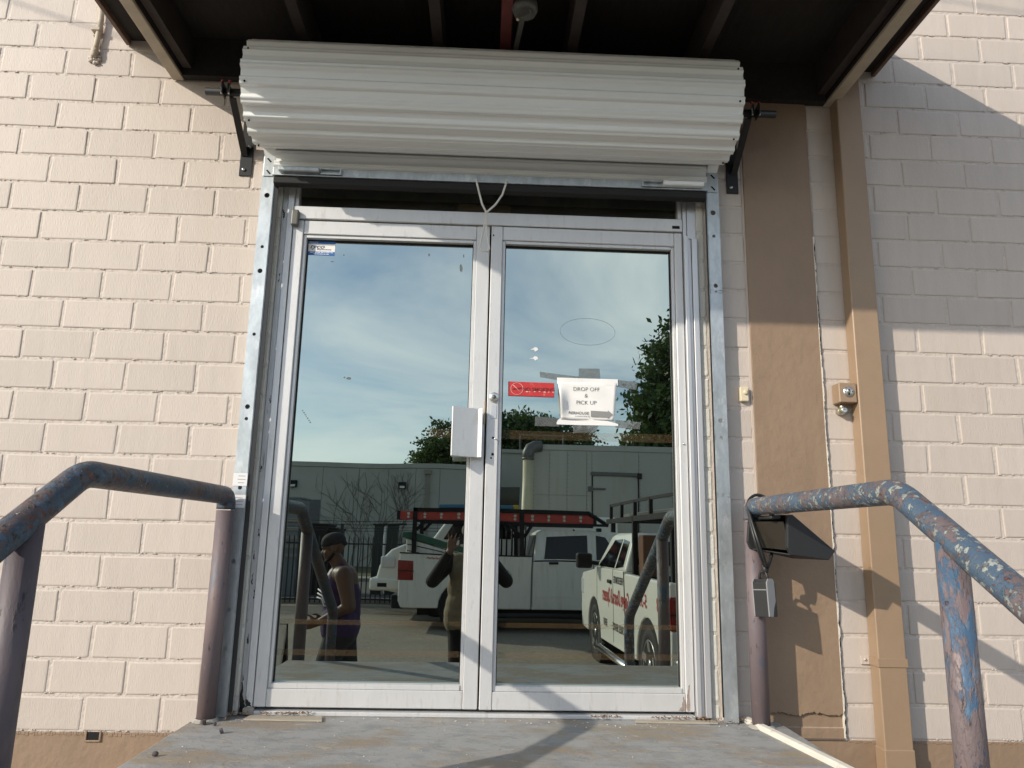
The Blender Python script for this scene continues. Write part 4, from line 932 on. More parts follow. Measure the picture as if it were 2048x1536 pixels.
# ================================================================== the yard in front of the doors (seen in the mirror glass)
M_white  = mat('white_car_paint', (0.78, 0.77, 0.69), 0.30, var=0.04, vscale=2.5, coat=0.4, dirt=(0.50,0.46,0.38), dirt_scale=2.0, dirt_lo=0.60, dirt_hi=0.85)
M_white2 = mat('dusty_white_paint', (0.70, 0.68, 0.61), 0.42, var=0.05, vscale=2, dirt=(0.44,0.40,0.33), dirt_scale=2.6, dirt_lo=0.52, dirt_hi=0.8, stretch=(5,5,0.6))
M_cglass = mat('dark_car_glass', (0.006, 0.007, 0.008), 0.06, spec=0.45)
M_chrome = mat('chrome', (0.75, 0.75, 0.74), 0.16, metal=1.0)
M_rim    = mat('alloy_rim', (0.52, 0.52, 0.50), 0.3, metal=0.85)
M_tyre   = mat('tyre_rubber', (0.022, 0.021, 0.020), 0.85, var=0.2, vscale=30)
M_tail   = mat('red_lamp_lens', (0.22, 0.006, 0.008), 0.12, spec=0.8, var=0.3, vscale=14)
M_clear  = mat('clear_lamp_lens', (0.62, 0.63, 0.62), 0.12, spec=0.8)
M_trim   = mat('black_trim', (0.010, 0.010, 0.011), 0.55, spec=0.3)
M_rack   = mat('black_rack_steel', (0.008, 0.008, 0.009), 0.6, spec=0.25)
M_ladder = mat('red_fibreglass', (0.42, 0.045, 0.03), 0.5, var=0.1, vscale=6)
M_ladlab = mat('ladder_rung_plate', (0.55, 0.50, 0.42), 0.5)
M_bluep  = mat('blue_board', (0.05, 0.17, 0.27), 0.5)
M_yel    = mat('yellow_plastic', (0.55, 0.36, 0.04), 0.5)
M_green  = mat('green_lid', (0.02, 0.09, 0.05), 0.5)
M_orange = mat('rust_orange_steel', (0.13, 0.052, 0.022), 0.5)
M_letred = mat('red_vinyl_lettering', (0.36, 0.03, 0.03), 0.5)
M_letblk = mat('black_vinyl_lettering', (0.02, 0.02, 0.02), 0.5)

def ring_arc(cx, cz, r, a0, a1, n=9): return [(cx+r*math.cos(a0+(a1-a0)*k/n), cz+r*math.sin(a0+(a1-a0)*k/n)) for k in range(n+1)]
def wheel(parent, x, yc, side, r, w=0.26, spokes=6):
    wroot = MB(); yo = yc; s = side
    wroot.lathe([(-w/2*s, r*0.62), (-w/2*s, r*0.92), (-w*0.32*s, r), (w*0.32*s, r), (w/2*s, r*0.93), (w/2*s+0.004*s, r*0.66), (w*0.36*s, r*0.62)], (x, yo, r), 'y', 32)
    ty = wroot.build('wheel', M_tyre, parent, local=True)
    q = MB(); q.lathe([(w/2*s+0.004*s, r*0.65), (w/2*s+0.006*s, r*0.60), (w*0.30*s, r*0.57), (w*0.22*s, r*0.30), (w*0.22*s, 0)], (x, yo, r), 'y', 32); q.build('rim_dish', M_trim, ty, local=True)
    q = MB()
    for k in range(spokes):
        a = 2*math.pi*k/spokes+0.3; c, d = math.cos(a), math.sin(a); u = (-d, c)
        def P(rr, t, yy): return (x+c*rr+u[0]*t, yo+yy*s, r+d*rr+u[1]*t)
        y0_, y1_ = w*0.30, w*0.46
        vs = [P(r*0.08,-.055,y0_),P(r*0.08,.055,y0_),P(r*0.60,.045,y0_),P(r*0.60,-.045,y0_),P(r*0.08,-.05,y1_),P(r*0.08,.05,y1_),P(r*0.60,.036,y1_+.03),P(r*0.60,-.036,y1_+.03)]
        q.add(vs, [(0,1,2,3),(4,7,6,5),(0,4,5,1),(1,5,6,2),(2,6,7,3),(3,7,4,0)])
    q.lathe([(w*0.40*s, r*0.63), (w*0.52*s, r*0.64), (w*0.52*s, r*0.59), (w*0.40*s, r*0.58)], (x, yo, r), 'y', 32)
    q.lathe([(w*0.3*s, r*0.15), (w*0.52*s, r*0.13), (w*0.52*s, 0)], (x, yo, r), 'y', 16)
    q.build('rim', M_rim, ty, local=True)
    return ty

def pickup(name, loc, rz, label, P):
    """pickup truck in its own frame: +X forward, +Y left, ground at z=0"""
    t = thing(name, loc, label, 'pickup truck', 'white pickup trucks in the yard', rz)
    W = P['w']/2; r = P['r']; xf, xr = P['xf'], P['xr']         # wheel centres
    xb, xc, xn = P['back'], P['cabback'], P['nose']
    zb, zh = P['bed'], P['hood']; zl = P.get('belt', P['bed']+0.02); zs = P['sill']; ar = r*1.20
    def arch(cx): return ring_arc(cx, r, ar, math.pi-math.asin(min(1,(zs-r)/ar)) if zs > r else math.pi, 0.0 if zs <= r else math.asin(min(1,(zs-r)/ar)), 12)
    # bed box side profile
    prof = [(xb, zs+0.12), (xb+0.05, zs)] + [(xr-ar, zs)] + arch(xr)[1:-1] + [(xr+ar, zs), (xc-0.012, zs), (xc-0.012, zb), (xb+0.02, zb)]
    for s in (-1, 1):
        q = MB(); q.prism(prof, 'y', s*(W-0.10), s*W); o = q.build('bed_side', P['paint'], t, local=True, bevel=0.022, seg=3)
    q = MB(); q.box(xb+0.02, xb+0.10, -W+0.12, W-0.12, zs+0.10, zb-0.01); o = q.build('tailgate', P['paint'], t, local=True, bevel=0.015)
    q = MB(); q.box(xb+0.1, xc-0.02, -W+0.1, W-0.1, zs+0.28, zs+0.34); q.build('bed_floor', M_trim, t, local=True)
    q = MB(); q.box(xc-0.10, xc-0.03, -W+0.1, W-0.1, zs+0.3, zb-0.01); q.build('bed_front', M_trim, t, local=True)
    # cab and front end lower body
    hoodx = P['cowl']
    prof = [(xc, zs), (xf-ar, zs)] + arch(xf)[1:-1] + [(xf+ar, zs), (xn-0.04, zs+0.02), (xn, zs+0.28), (xn-0.02, zh-0.12), (xn-0.10, zh-0.03), (hoodx, min(zh+0.06, zl+0.03)), (hoodx-0.02, zl), (xc, zl)]
    q = MB(); q.prism(prof, 'y', -W, W); q.build('body', P['paint'], t, local=True, bevel=0.04, seg=3)
    # greenhouse, leaning inwards
    zr = P['roof']; z0 = zl; tum = 0.15
    gh = [(xc+0.01, z0), (xc+0.08, zr-0.06), (xc+0.20, zr), (P['roof_f']-0.2, zr), (P['roof_f'], zr-0.04), (hoodx-0.03, z0)]
    def hw(z): return W-0.02-tum*max(0,(z-z0))/(zr-z0)
    n_ = len(gh); vs = [(x, hw(z), z) for x, z in gh]+[(x, -hw(z), z) for x, z in gh]
    q = MB(); q.add(vs, [tuple(range(n_)), tuple(range(n_, 2*n_))[::-1]]+[(k, k+n_, (k+1) % n_+n_, (k+1) % n_) for k in range(n_)]); q.build('cab', P['paint'], t, local=True, bevel=0.035, seg=3)
    def side_panel(pts, m, nm, off, parent=t, th=0.006):
        for s in (-1, 1):
            q = MB(); k = len(pts); a = [(x, s*(hw(z)+off), z) for x, z in pts]; b = [(x, s*(hw(z)+off-th), z) for x, z in pts]
            q.add(a+b, [tuple(range(k)), tuple(range(k, 2*k))[::-1]]+[(i, (i+1) % k, (i+1) % k+k, i+k) for i in range(k)]); q.build(nm, m, parent, local=True)
    for pts in P['side_windows']: side_panel(pts, M_cglass, 'side_window', 0.006)
    # windscreen and rear window
    q = MB(); za, zz_ = z0+0.06, zr-0.07
    def fx(z): return hoodx-0.03+(P['roof_f']-(hoodx-0.03))*(z-z0)/(zr-0.04-z0)
    q.add([(fx(za)+.012, hw(za)-.10, za),(fx(za)+.012,-hw(za)+.10,za),(fx(zz_)+.012,-hw(zz_)+.09,zz_),(fx(zz_)+.012,hw(zz_)-.09,zz_)], [(0,1,2,3)]); o = q.build('windscreen', M_cglass, t, local=True); o.modifiers.new('thick','SOLIDIFY').thickness = 0.005
    q = MB(); q.add([(xc+0.0,-hw(za)+.12,za+.03),(xc+0.0,hw(za)-.12,za+.03),(xc+0.058,hw(zz_)-.12,zz_-.03),(xc+0.058,-hw(zz_)+.12,zz_-.03)], [(0,1,2,3)]); o = q.build('rear_window', M_cglass, t, local=True); o.modifiers.new('thick','SOLIDIFY').thickness = 0.005
    # door seams, handles, mouldings
    for x in P['seams']:
        for s in (-1, 1):
            q = MB(); q.box(x-0.005, x+0.005, s*(W-0.004), s*(W+0.0025), zs+0.05, zl); q.build('door_seam', M_trim, t, local=True)
    for x in P['handles']:
        for s in (-1, 1):
            q = MB(); q.bbox(x-0.09, x+0.09, min(s*(W-.002),s*(W+.03)), max(s*(W-.002),s*(W+.03)), zb-0.16, zb-0.115, 0.012, 2); q.build('door_handle', P.get('handle_mat', M_trim), t, local=True)
    for s in (-1, 1):
        q = MB(); q.tube([(hoodx-0.22, s*(W-0.02), z0+0.05),(hoodx-0.18, s*(W+0.14), z0+0.07)], 0.03, 8); mr = q.build('mirror_arm', M_trim, t, local=True)
        q = MB(); q.bbox(hoodx-0.26, hoodx-0.11, min(s*(W+.08),s*(W+.30)), max(s*(W+.08),s*(W+.30)), z0-0.02, z0+0.20, 0.035, 3); q.build('wing_mirror', M_trim, mr, local=True)
        # lamps
        ys = sorted((s*(W-0.14), s*(W+0.008)))
        q = MB(); q.bbox(xb-0.010, xb+P.get('tail_w', 0.20), ys[0], ys[1], zb-0.15-P['tail_h'], zb-0.13, 0.02, 3); tl = q.build('tail_lamp', M_tail, t, local=True)
        q = MB(); q.box(xb-0.0125, xb+P.get('tail_w', 0.20)+0.004, ys[0]-.003, ys[1]+.0025, zb-0.15-P['tail_h']*0.52, zb-0.15-P['tail_h']*0.46); q.build('lens_divider', M_trim, tl, local=True)
        if P.get('reverse'):
            q = MB(); q.bbox(xb-0.008, xb+0.12, ys[0]+.01, ys[1]-.002, zb-0.15-P['tail_h']-0.20, zb-0.152-P['tail_h'], 0.02, 3); q.build('reverse_lamp', M_clear, tl, local=True)
        q = MB(); q.bbox(xn-0.20, xn+0.012, ys[0], ys[1], zh-0.36, zh-0.10, 0.03, 3); q.build('headlamp', M_clear, t, local=True)
        for xw_, nm in ((xf, 'f'), (xr, 'r')):
            wheel(t, xw_, s*(W-0.15), s, r, 0.26, P.get('spokes', 6))
            q = MB(); q.lathe([(s*(W-0.45), ar*0.985), (s*(W-0.02), ar*0.985)], (xw_, 0, r), 'y', 24); 
            q.build('wheel_well', M_hole, t, local=True)
        q = MB(); q.tube([(xr+ar+0.08, s*(W-0.02), zs-0.07),(xr+ar+0.12, s*(W+0.05), zs-0.10),(xf-ar-0.12, s*(W+0.05), zs-0.10),(xf-ar-0.08, s*(W-0.02), zs-0.07)], 0.045, 10); q.build('running_board', P.get('step_mat', M_trim), t, local=True)
    q = MB(); q.bbox(xb-0.12, xb+0.10, -W+0.02, W-0.02, zs-0.02, zs+0.22, 0.03, 2); q.build('rear_bumper', P.get('bumper', M_chrome), t, local=True)
    q = MB(); q.bbox(xn-0.15, xn+0.10, -W+0.02, W-0.02, zs-0.02, zs+0.22, 0.05, 2); q.build('front_bumper', P.get('bumper', M_chrome), t, local=True)
    q = MB(); q.bbox(xn-0.05, xn+0.02, -W*0.62, W*0.62, zs+0.27, zh-0.10, 0.02, 2); q.build('grille', M_trim, t, local=True)
    q = MB(); q.box(xb+0.3, xn-0.4, -0.35, 0.35, zs-0.18, zs); q.build('chassis', M_trim, t, local=True)
    return t

# --- far pickup with ladder rack, seen from its left side, pointing along +x
P1 = dict(w=1.95, r=0.41, back=-0.0, cabback=2.62, nose=5.60, cowl=4.35, roof_f=3.95, xr=1.22, xf=4.75, bed=1.37, belt=1.26, hood=1.22, sill=0.40, roof=1.85,
          paint=M_white2, bumper=M_trim, tail_h=0.34, tail_w=0.27, seams=(2.63, 3.76), handles=(3.02, 3.95), spokes=7,
          side_windows=([(2.84,1.31),(2.88,1.72),(3.66,1.76),(3.66,1.31)], [(3.82,1.31),(3.82,1.76),(4.00,1.73),(4.27,1.31)]))
tr1 = pickup('pickup_truck', (-1.49, -11.75, ZG), 0.0, 'white pickup with black ladder rack behind the standing photographer', P1)
W1 = 0.975
rk = MB()
for s in (-1, 1):
    yy = s*(W1-0.10)
    rk.box(0.22, 0.30, yy-0.04, yy+0.04, 1.30, 2.19); rk.box(2.38, 2.46, yy-0.04, yy+0.04, 1.30, 2.12)
    rk.box(0.22, 3.70, yy-0.04, yy+0.04, 2.12, 2.19)
    rk.box(0.22, 4.05, yy-0.03, yy+0.03, 1.92, 1.965)
    rk.tube([(3.68,yy,2.155),(4.05,yy,1.94)], 0.035, 8)
    rk.tube([(0.30,yy,1.78),(0.46,yy,1.95)], 0.03, 8); rk.tube([(2.38,yy,1.70),(2.18,yy,1.95)], 0.035, 8); rk.tube([(2.46,yy,1.70),(2.62,yy,1.95)], 0.03, 8)
for x in (0.26, 1.3, 2.42, 3.68): rk.box(x-0.03, x+0.03, -W1+0.14, W1-0.14, 2.125, 2.185)
rk.build('ladder_rack', M_rack, tr1, local=True)
for k, x in enumerate((2.05, 2.15, 2.26, 2.52)):
    q = MB(); q.cyl((x, 0.6-0.12*k, 1.30), (x+0.02, 0.6-0.12*k, 1.98), 0.016, 8); q.build('rack_tube', M_rack, tr1, local=True)
q = MB()
for k in range(6):
    x = 0.52+0.075*k; q.tube([(x-.02,W1+.004,1.29),(x+.01,W1+.004,1.315),(x+.03,W1+.004,1.285),(x+.05,W1+.004,1.31)], 0.006, 5)
q.build('script_emblem', M_letred, tr1, local=True, label='small red script emblem on the white bed side')
q = MB(); q.tube([(2.1+0.13*math.cos(a), W1+.003, 0.98+0.13*math.sin(a)) for a in [2*math.pi*k/30 for k in range(31)]], 0.004, 4); q.build('rub_mark', M_trim, tr1, local=True)
q = MB(); q.box(0.02, 2.60, W1-0.002, W1+0.006, 1.355, 1.378); q.build('bed_rail_cap', M_trim, tr1, local=True)
q = MB(); q.box(2.66, 4.2, W1-0.002, W1+0.005, 0.62, 0.650); q.build('door_crease', M_white2, tr1, local=True)
q = MB(); q.box(2.66, 4.32, W1-0.022, W1-0.010, 1.268, 1.288); q.build('window_trim', M_trim, tr1, local=True)
q = MB(); q.cyl((3.4,W1-0.05,1.835),(3.41,W1-0.05,1.86),0.02,8); q.bbox(3.9,4.0,0.35,0.45,1.83,1.90,0.01); q.build('roof_antenna', M_trim, tr1, local=True)
# extension ladder on the rack
ld = thing('extension_ladder', (0.3, -11.0, ZG+1.97), 'red extension ladder lying on the black truck rack', 'ladder')
q = MB()
for yy in (-10.895, -11.32): q.box(-1.52, 2.28, yy-0.018, yy+0.018, ZG+1.97, ZG+2.118)
q.build('side_rail', M_ladder, ld)
for k in range(12):
    x = -1.36+0.31*k; q = MB(); q.cyl((x,-10.914,ZG+2.045),(x,-11.30,ZG+2.045),0.017,8); q.build('rung', M_rim, ld)
    q = MB(); q.lathe([(-10.8765,0.030),(-10.872,0.030),(-10.872,0.018)], (x,0,ZG+2.075), 'y', 10); q.lathe([(-10.8765,0.026),(-10.873,0.026),(-10.873,0.014)], (x,0,ZG+2.015), 'y', 10); q.build('rung_plate', M_ladlab, ld)
for x in (-1.58, 2.28):
    q = MB(); q.box(x, x+0.06, -11.34, -10.87, ZG+1.965, ZG+2.123); q.build('end_cap', M_trim, ld)
q = MB(); q.bbox(-0.80, 0.78, -11.75, -10.96, ZG+2.195, ZG+2.265, 0.01); bb = tag(q.build('blue_board', M_bluep), 'flat blue board with yellow end on top of the truck rack', 'board')
q = MB(); q.bbox(0.782, 0.88, -11.74, -10.97, ZG+2.19, ZG+2.275, 0.01); q.build('yellow_end', M_yel, bb)
q = MB(); q.prism([(-0.30,ZG+2.268),(0.30,ZG+2.268),(0.22,ZG+2.36),(-0.30,ZG+2.40)], 'y', -11.6, -11.2); tag(q.build('foam_board', M_beam, bevel=0.01), 'pale foam block on top of the blue board', 'foam')
# folded crate with green lid standing in the bed
bx_ = thing('green_lidded_crate', (-0.9, -11.1, ZG+1.0), 'white crate with green lid tilted in the truck bed', 'crate')
q = MB(); q.prism([(-1.36,ZG+1.05),(-1.38,ZG+1.62),(-0.15,ZG+1.34),(-0.15,ZG+1.05)], 'y', -11.45, -10.93); q.build('crate_body', M_white2, bx_, bevel=0.02)
for k in range(3):
    z = ZG+1.22+0.11*k; q = MB(); q.prism([(-1.36,z+0.07),(-1.36,z+0.085),(-0.2,z-0.13+0.025),(-0.2,z-0.145+0.025)], 'y', -10.929, -10.922); q.build('crate_rib', M_trim, bx_)
q = MB(); q.prism([(-1.46,ZG+1.64),(-1.46,ZG+1.73),(-1.30,ZG+1.74),(-0.12,ZG+1.45),(-0.12,ZG+1.36)], 'y', -11.48, -10.90); q.build('crate_lid', M_green, bx_, bevel=0.015)

# --- near pickup with lettering, seen from its right side, pointing away (-y)
P2 = dict(w=1.86, r=0.39, back=0.0, cabback=1.86, nose=4.72, cowl=3.68, roof_f=3.20, xr=0.88, xf=3.74, bed=1.27, hood=1.20, sill=0.36, roof=1.77,
          paint=M_white, bumper=M_chrome, tail_h=0.30, tail_w=0.13, reverse=True, seams=(1.87, 2.46, 3.50), handles=(2.62,), spokes=5, handle_mat=M_trim, step_mat=M_chrome,
          side_windows=([(2.02,1.34),(2.08,1.66),(2.40,1.69),(2.40,1.31)], [(2.48,1.31),(2.48,1.69),(2.92,1.68),(3.46,1.31)]))
rz2 = R(-91.8)
tr2 = pickup('pickup_truck', (2.835, -4.13, ZG), rz2, 'white pickup with red lettering close by on the right', P2)
W2 = 0.93
def lt2(s, size, x, z, m, shear=0.0, sx=1.0, bold=0.0): return text('lettering', s, size, m, tr2, (x, -W2-0.004, z), shear=shear, sx=sx, bold=bold, align='LEFT', local=True)
lt2('(28', 0.20, 0.24, 1.02, M_letred, 0.12, 0.9, 0.004); lt2('5-3997', 0.20, 0.86, 1.02, M_letred, 0.12, 0.92, 0.004)
lt2('Garage Doors & Openers', 0.27, 1.62, 0.95, M_letred, 0.2, 0.52, 0.005)
lt2('FREE ESTIMATES', 0.115, 1.90, 1.165, M_letblk, 0.0, 0.62, 0.003)
lt2('SALES, SERVICE', 0.12, 1.92, 0.60, M_letblk, 0.1, 0.72, 0.003); lt2('REPAIR', 0.12, 2.82, 0.60, M_letblk, 0.1, 0.62, 0.003)
lt2('Braces', 0.125, 0.15, 0.67, M_letblk, 0.0, 0.85, 0.003); lt2('Hinges', 0.125, 0.15, 0.50, M_letblk, 0.0, 0.85, 0.003); lt2('Rollers', 0.125, 0.15, 0.34, M_letblk, 0.0, 0.85, 0.003)
rk = MB()
for s in (-1, 1):
    yy = s*0.80
    rk.box(0.25, 0.31, yy-0.03, yy+0.03, 1.22, 1.96); rk.box(1.78, 1.84, yy-0.03, yy+0.03, 1.22, 1.96); rk.box(3.0, 3.06, yy-0.03, yy+0.03, 1.78, 1.96)
    rk.box(-0.1, 3.35, yy-0.03, yy+0.03, 1.90, 1.96); rk.box(-0.1, 3.2, yy-0.015, yy+0.015, 2.12, 2.155)
    for x in (0.1, 1.1, 1.8, 2.5, 3.15): rk.box(x-0.02, x+0.02, yy-0.02, yy+0.02, 1.95, 2.15)
for x in (0.28, 1.81, 3.03): rk.box(x-0.03, x+0.03, -0.77, 0.77, 1.905, 1.955)
rk.build('ladder_rack', M_rack, tr2, local=True)
q = MB()
for yy in (-0.55, -0.28): q.box(-0.3, 3.5, yy-0.012, yy+0.012, 1.965, 2.03)
for k in range(11): q.cyl((-0.1+0.33*k,-0.54,1.998),(-0.1+0.33*k,-0.29,1.998),0.014,6)
o = q.build('aluminium_ladder', M_rim); tag(o, 'bare aluminium ladder on the rack of the lettered pickup', 'ladder'); o.location = tr2.location; o.rotation_euler = tr2.rotation_euler
q = MB(); q.bbox(0.5, 1.2, -0.55, -0.15, 1.25, 1.33, 0.01); q.tube([(0.15,-0.5,1.15),(1.3,-0.3,1.52)], 0.05, 8); o = q.build('blue_tarp_bundle', M_bluep); tag(o, 'blue bundle lying in the bed of the lettered pickup', 'bundle'); o.location = tr2.location; o.rotation_euler = tr2.rotation_euler
# orange cabinet standing in the bed behind the cab
q = MB(); q.bbox(1.52, 1.72, -0.78, -0.56, 1.26, 1.74, 0.01); o = q.build('orange_cabinet', M_orange); tag(o, 'orange cabinet standing behind the cab of the lettered pickup', 'cabinet'); o.location = tr2.location; o.rotation_euler = tr2.rotation_euler

# --- white van parked beyond the far pickup, nose to the left
vn = thing('white_van', (-2.2, -14.2, ZG), 'white van parked beyond the far pickup with its hood showing', 'van')
q = MB(); prof = [(-2.20,ZG+0.55),(-2.22,ZG+0.78),(-2.16,ZG+1.02),(-2.06,ZG+1.22),(-1.90,ZG+1.38),(-1.66,ZG+1.48),(-1.30,ZG+1.57),(-1.02,ZG+1.63),(-0.70,ZG+2.06),(-0.55,ZG+2.16),(3.2,ZG+2.16),(3.3,ZG+0.45),(-0.2,ZG+0.45)]
prof += ring_arc(-0.95, ZG+0.36, 0.46, 0.15, math.pi-0.15, 10) + [(-1.6,ZG+0.45)]
q.prism(prof, 'y', -15.1, -13.2); q.build('body', M_white, vn, bevel=0.06, seg=3)
q = MB(); q.add([(-1.03,-13.32,ZG+1.62),(-1.03,-15.0,ZG+1.62),(-0.72,-14.95,ZG+2.05),(-0.72,-13.37,ZG+2.05)], [(0,1,2,3)]); o = q.build('windscreen', M_clear, vn); o.modifiers.new('t','SOLIDIFY').thickness = 0.02
q = MB(); q.prism([(-0.80,ZG+1.62),(-0.55,ZG+2.02),(0.05,ZG+2.02),(0.05,ZG+1.62)], 'y', -13.199, -13.19); q.build('side_window', M_cglass, vn)
q = MB(); q.prism([(0.30,ZG+1.66),(0.30,ZG+2.02),(0.86,ZG+2.02),(0.86,ZG+1.66)], 'y', -13.199, -13.19); q.build('side_window', M_cglass, vn)
q = MB(); q.box(1.02,1.035,-13.2,-13.192,ZG+0.6,ZG+2.05); q.build('door_seam', M_trim, vn)
q = MB(); q.bbox(-2.13,-1.80,-13.40,-13.17,ZG+0.98,ZG+1.24,0.05,3); q.build('headlamp', M_clear, vn)
q = MB(); q.bbox(-2.36,-1.7,-15.1,-13.16,ZG+0.52,ZG+0.78,0.06,3); bmpr = q.build('bumper', M_white, vn)
q = MB(); q.bbox(-2.18,-1.98,-13.17,-13.15,ZG+0.60,ZG+0.68,0.005); q.build('fog_recess', M_trim, bmpr)
q = MB(); q.bbox(-1.58,-1.42,-13.18,-12.98,ZG+1.36,ZG+1.62,0.04,3); q.build('wing_mirror', M_trim, vn)
for x in (-0.95, 2.5):
    q = MB(); q.lathe([(-13.42,.2),(-13.42,.34),(-13.38,.36),(-13.24,.36),(-13.20,.33),(-13.21,.22)], (x,0,ZG+0.36), 'y', 28); q.build('wheel', M_tyre, vn)

# ------------------------------------------------------------------ fence, street, verge, warehouse, trailer
M_fence = mat('black_iron', (0.014, 0.014, 0.015), 0.5)
fe = thing('iron_picket_fence', (-5, -15.4, ZG), 'black iron picket fence with wires along the far edge of the yard', 'fence')
pm = MB(); pm.box(-0.013, 0.013, -0.013, 0.013, 0.07, 1.60); pm.add([(-.013,-.013,1.60),(.013,-.013,1.60),(.013,.013,1.60),(-.013,.013,1.60),(0,0,1.67)], [(0,1,4),(1,2,4),(2,3,4),(3,0,4)])
pmesh = pm.mesh('picket'); pmesh.materials.append(M_fence)
x = -9.0
while x < 1.2:
    o = bpy.data.objects.new('picket', pmesh); COL.objects.link(o); o.parent = fe; o.location = (x+5, 0, 0); x += 0.118
for z in (0.13, 1.44):
    q = MB(); q.box(-9.05, 1.25, -15.42, -15.38, ZG+z, ZG+z+0.04); q.build('fence_rail', M_fence, fe)
for x in (-8.4, -5.9, -3.4, -0.9, 1.2):
    q = MB(); q.box(x-0.035, x+0.035, -15.45, -15.37, ZG, ZG+1.95 if x == -3.4 else ZG+1.66); q.build('fence_post', M_fence, fe)
q = MB()
for z in (1.80, 1.87, 1.95, 2.03): q.tube([(-9,-15.55,ZG+z),(-3.4,-15.55,ZG+z-0.02),(1.2,-15.55,ZG+z)], 0.006, 4)
q.build('wire', M_fence, fe)
M_kerb = mat('concrete_kerb', (0.30, 0.27, 0.22), 0.85, var=0.15, vscale=1.5, bump=0.004, bscale=30)
M_street = mat('street_asphalt', (0.085, 0.082, 0.075), 0.9, var=0.2, vscale=0.4, bump=0.005, bscale=60)
M_grass = mat('dry_grass', (0.10, 0.10, 0.045), 0.95, var=0.4, vscale=3, bump=0.03, bscale=20)
q = MB(); q.box(-60, 60, -16.6, -15.9, ZG-0.05, ZG+0.10); struct(tag(q.build('kerb', M_kerb, bevel=0.02), 'pale kerb strip beyond the iron fence', None))
q = MB(); q.add([(-60,-25,ZG+0.006),(60,-25,ZG+0.006),(60,-16.6,ZG+0.006),(-60,-16.6,ZG+0.006)], [(0,1,2,3)]); struct(tag(q.build('street', M_street), 'street beyond the fence', None))
q = MB(); q.box(-60, 60, -26.2, -25.0, ZG-0.05, ZG+0.12); struct(tag(q.build('pavement', M_kerb, bevel=0.02), 'pale pavement on the far side of the street', None))
q = MB(); q.add([(-60,-36,ZG+0.08),(60,-36,ZG+0.08),(60,-26.2,ZG+0.08),(-60,-26.2,ZG+0.08)], [(0,1,2,3)]); struct(tag(q.build('verge', M_grass), 'dry grass verge before the warehouse', None))

M_ware = mat('pale_warehouse_panel', (0.45, 0.44, 0.385), 0.8, var=0.06, vscale=0.4, bump=0.004, bscale=10, dirt=(0.34,0.33,0.29), dirt_scale=0.35, dirt_lo=0.5, dirt_hi=0.8)
M_rolld = mat('grey_rollup_door', (0.13, 0.13, 0.13), 0.6)
M_vine = mat('bare_vine', (0.20, 0.185, 0.155), 0.9)
wh_ = thing('warehouse', (-4, -36, ZG), 'long pale warehouse across the street with bare vines', 'building')
seams = [-16.5, -13.2, -8.27, -6.45, -4.95, -3.45, -2.2, -0.9, 0.8]
for a, b in zip(seams, seams[1:]):
    q = MB(); q.box(a+0.012, b-0.012, -48, -36, ZG, 4.16); q.build('wall_panel', M_ware, wh_)
q = MB(); q.box(-16.5, 0.8, -47.9, -36.02, ZG, 4.15); q.build('wall_core', M_rolld, wh_)
q = MB(); q.bbox(-16.6, 0.9, -48.1, -35.95, 4.17, 4.42, 0.02); q.build('parapet', M_ware, wh_)
q = MB(); q.prism([(-9.3,4.42),(-9.2,4.60),(-7.9,4.60),(-7.55,4.42)], 'y', -42, -39); q.build('roof_unit', M_rolld, wh_)
q = MB(); q.box(-9.5, -8.30, -36.0, -35.985, ZG, 2.46); rd = q.build('rollup_door', M_rolld, wh_)
for k in range(16):
    q = MB(); q.box(-9.48, -8.32, -35.984, -35.965, ZG+0.1+0.2*k, ZG+0.27+0.2*k); q.build('door_slat', M_rolld, rd)
for x in (-9.78, -4.13):
    q = MB(); q.bbox(x-0.20, x+0.20, -35.99, -35.80, 3.10, 3.45, 0.02); wlmp = q.build('wall_light', M_trim, wh_)
    q = MB(); q.box(x-0.13, x+0.13, -35.799, -35.79, 3.13, 3.24); q.build('lamp_lens', M_clear, wlmp)
q = MB(); q.box(-2.92, -2.72, -35.99, -35.88, ZG, 3.85); q.bbox(-3.0, -2.64, -35.99, -35.80, 3.85, 4.12, 0.02); q.build('gutter_pipe', M_kerb, wh_)
# bare vines climbing the warehouse
vb = MB(); rv = random.Random(11)
def vine(x, z, ang, L, r, depth):
    pts = [(x, -35.97, z)]; a = ang
    nst = max(3, int(L/0.22))
    for k in range(nst):
        a += rv.uniform(-0.22, 0.22); a += (math.pi/2-a)*0.06
        x += math.cos(a)*L/nst; z += math.sin(a)*L/nst
        if z > 4.0: break
        pts.append((x, -35.97+rv.uniform(-.01,.01), z))
        if depth > 0 and rv.random() < 0.42: vine(x, z, a+rv.choice((-1,1))*rv.uniform(0.35,0.9), L*rv.uniform(0.25,0.55), r*0.6, depth-1)
    if len(pts) > 1: vb.tube(pts, [r*(1-0.7*k/len(pts)) for k in range(len(pts))], 4, cap=False)
for x, ang, L in ((-6.6,1.5,4.4),(-6.2,1.35,4.0),(-5.7,1.2,3.6),(-5.4,1.05,4.2),(-4.9,0.95,4.4),(-5.0,1.45,4.0),(-7.0,1.75,3.4),(-4.5,1.1,3.6)): vine(x, ZG+0.1, ang, L, 0.024, 2)
tag(vb.build('bare_vines', M_vine), 'bare branching vines climbing the warehouse wall', 'vine', kind='stuff')

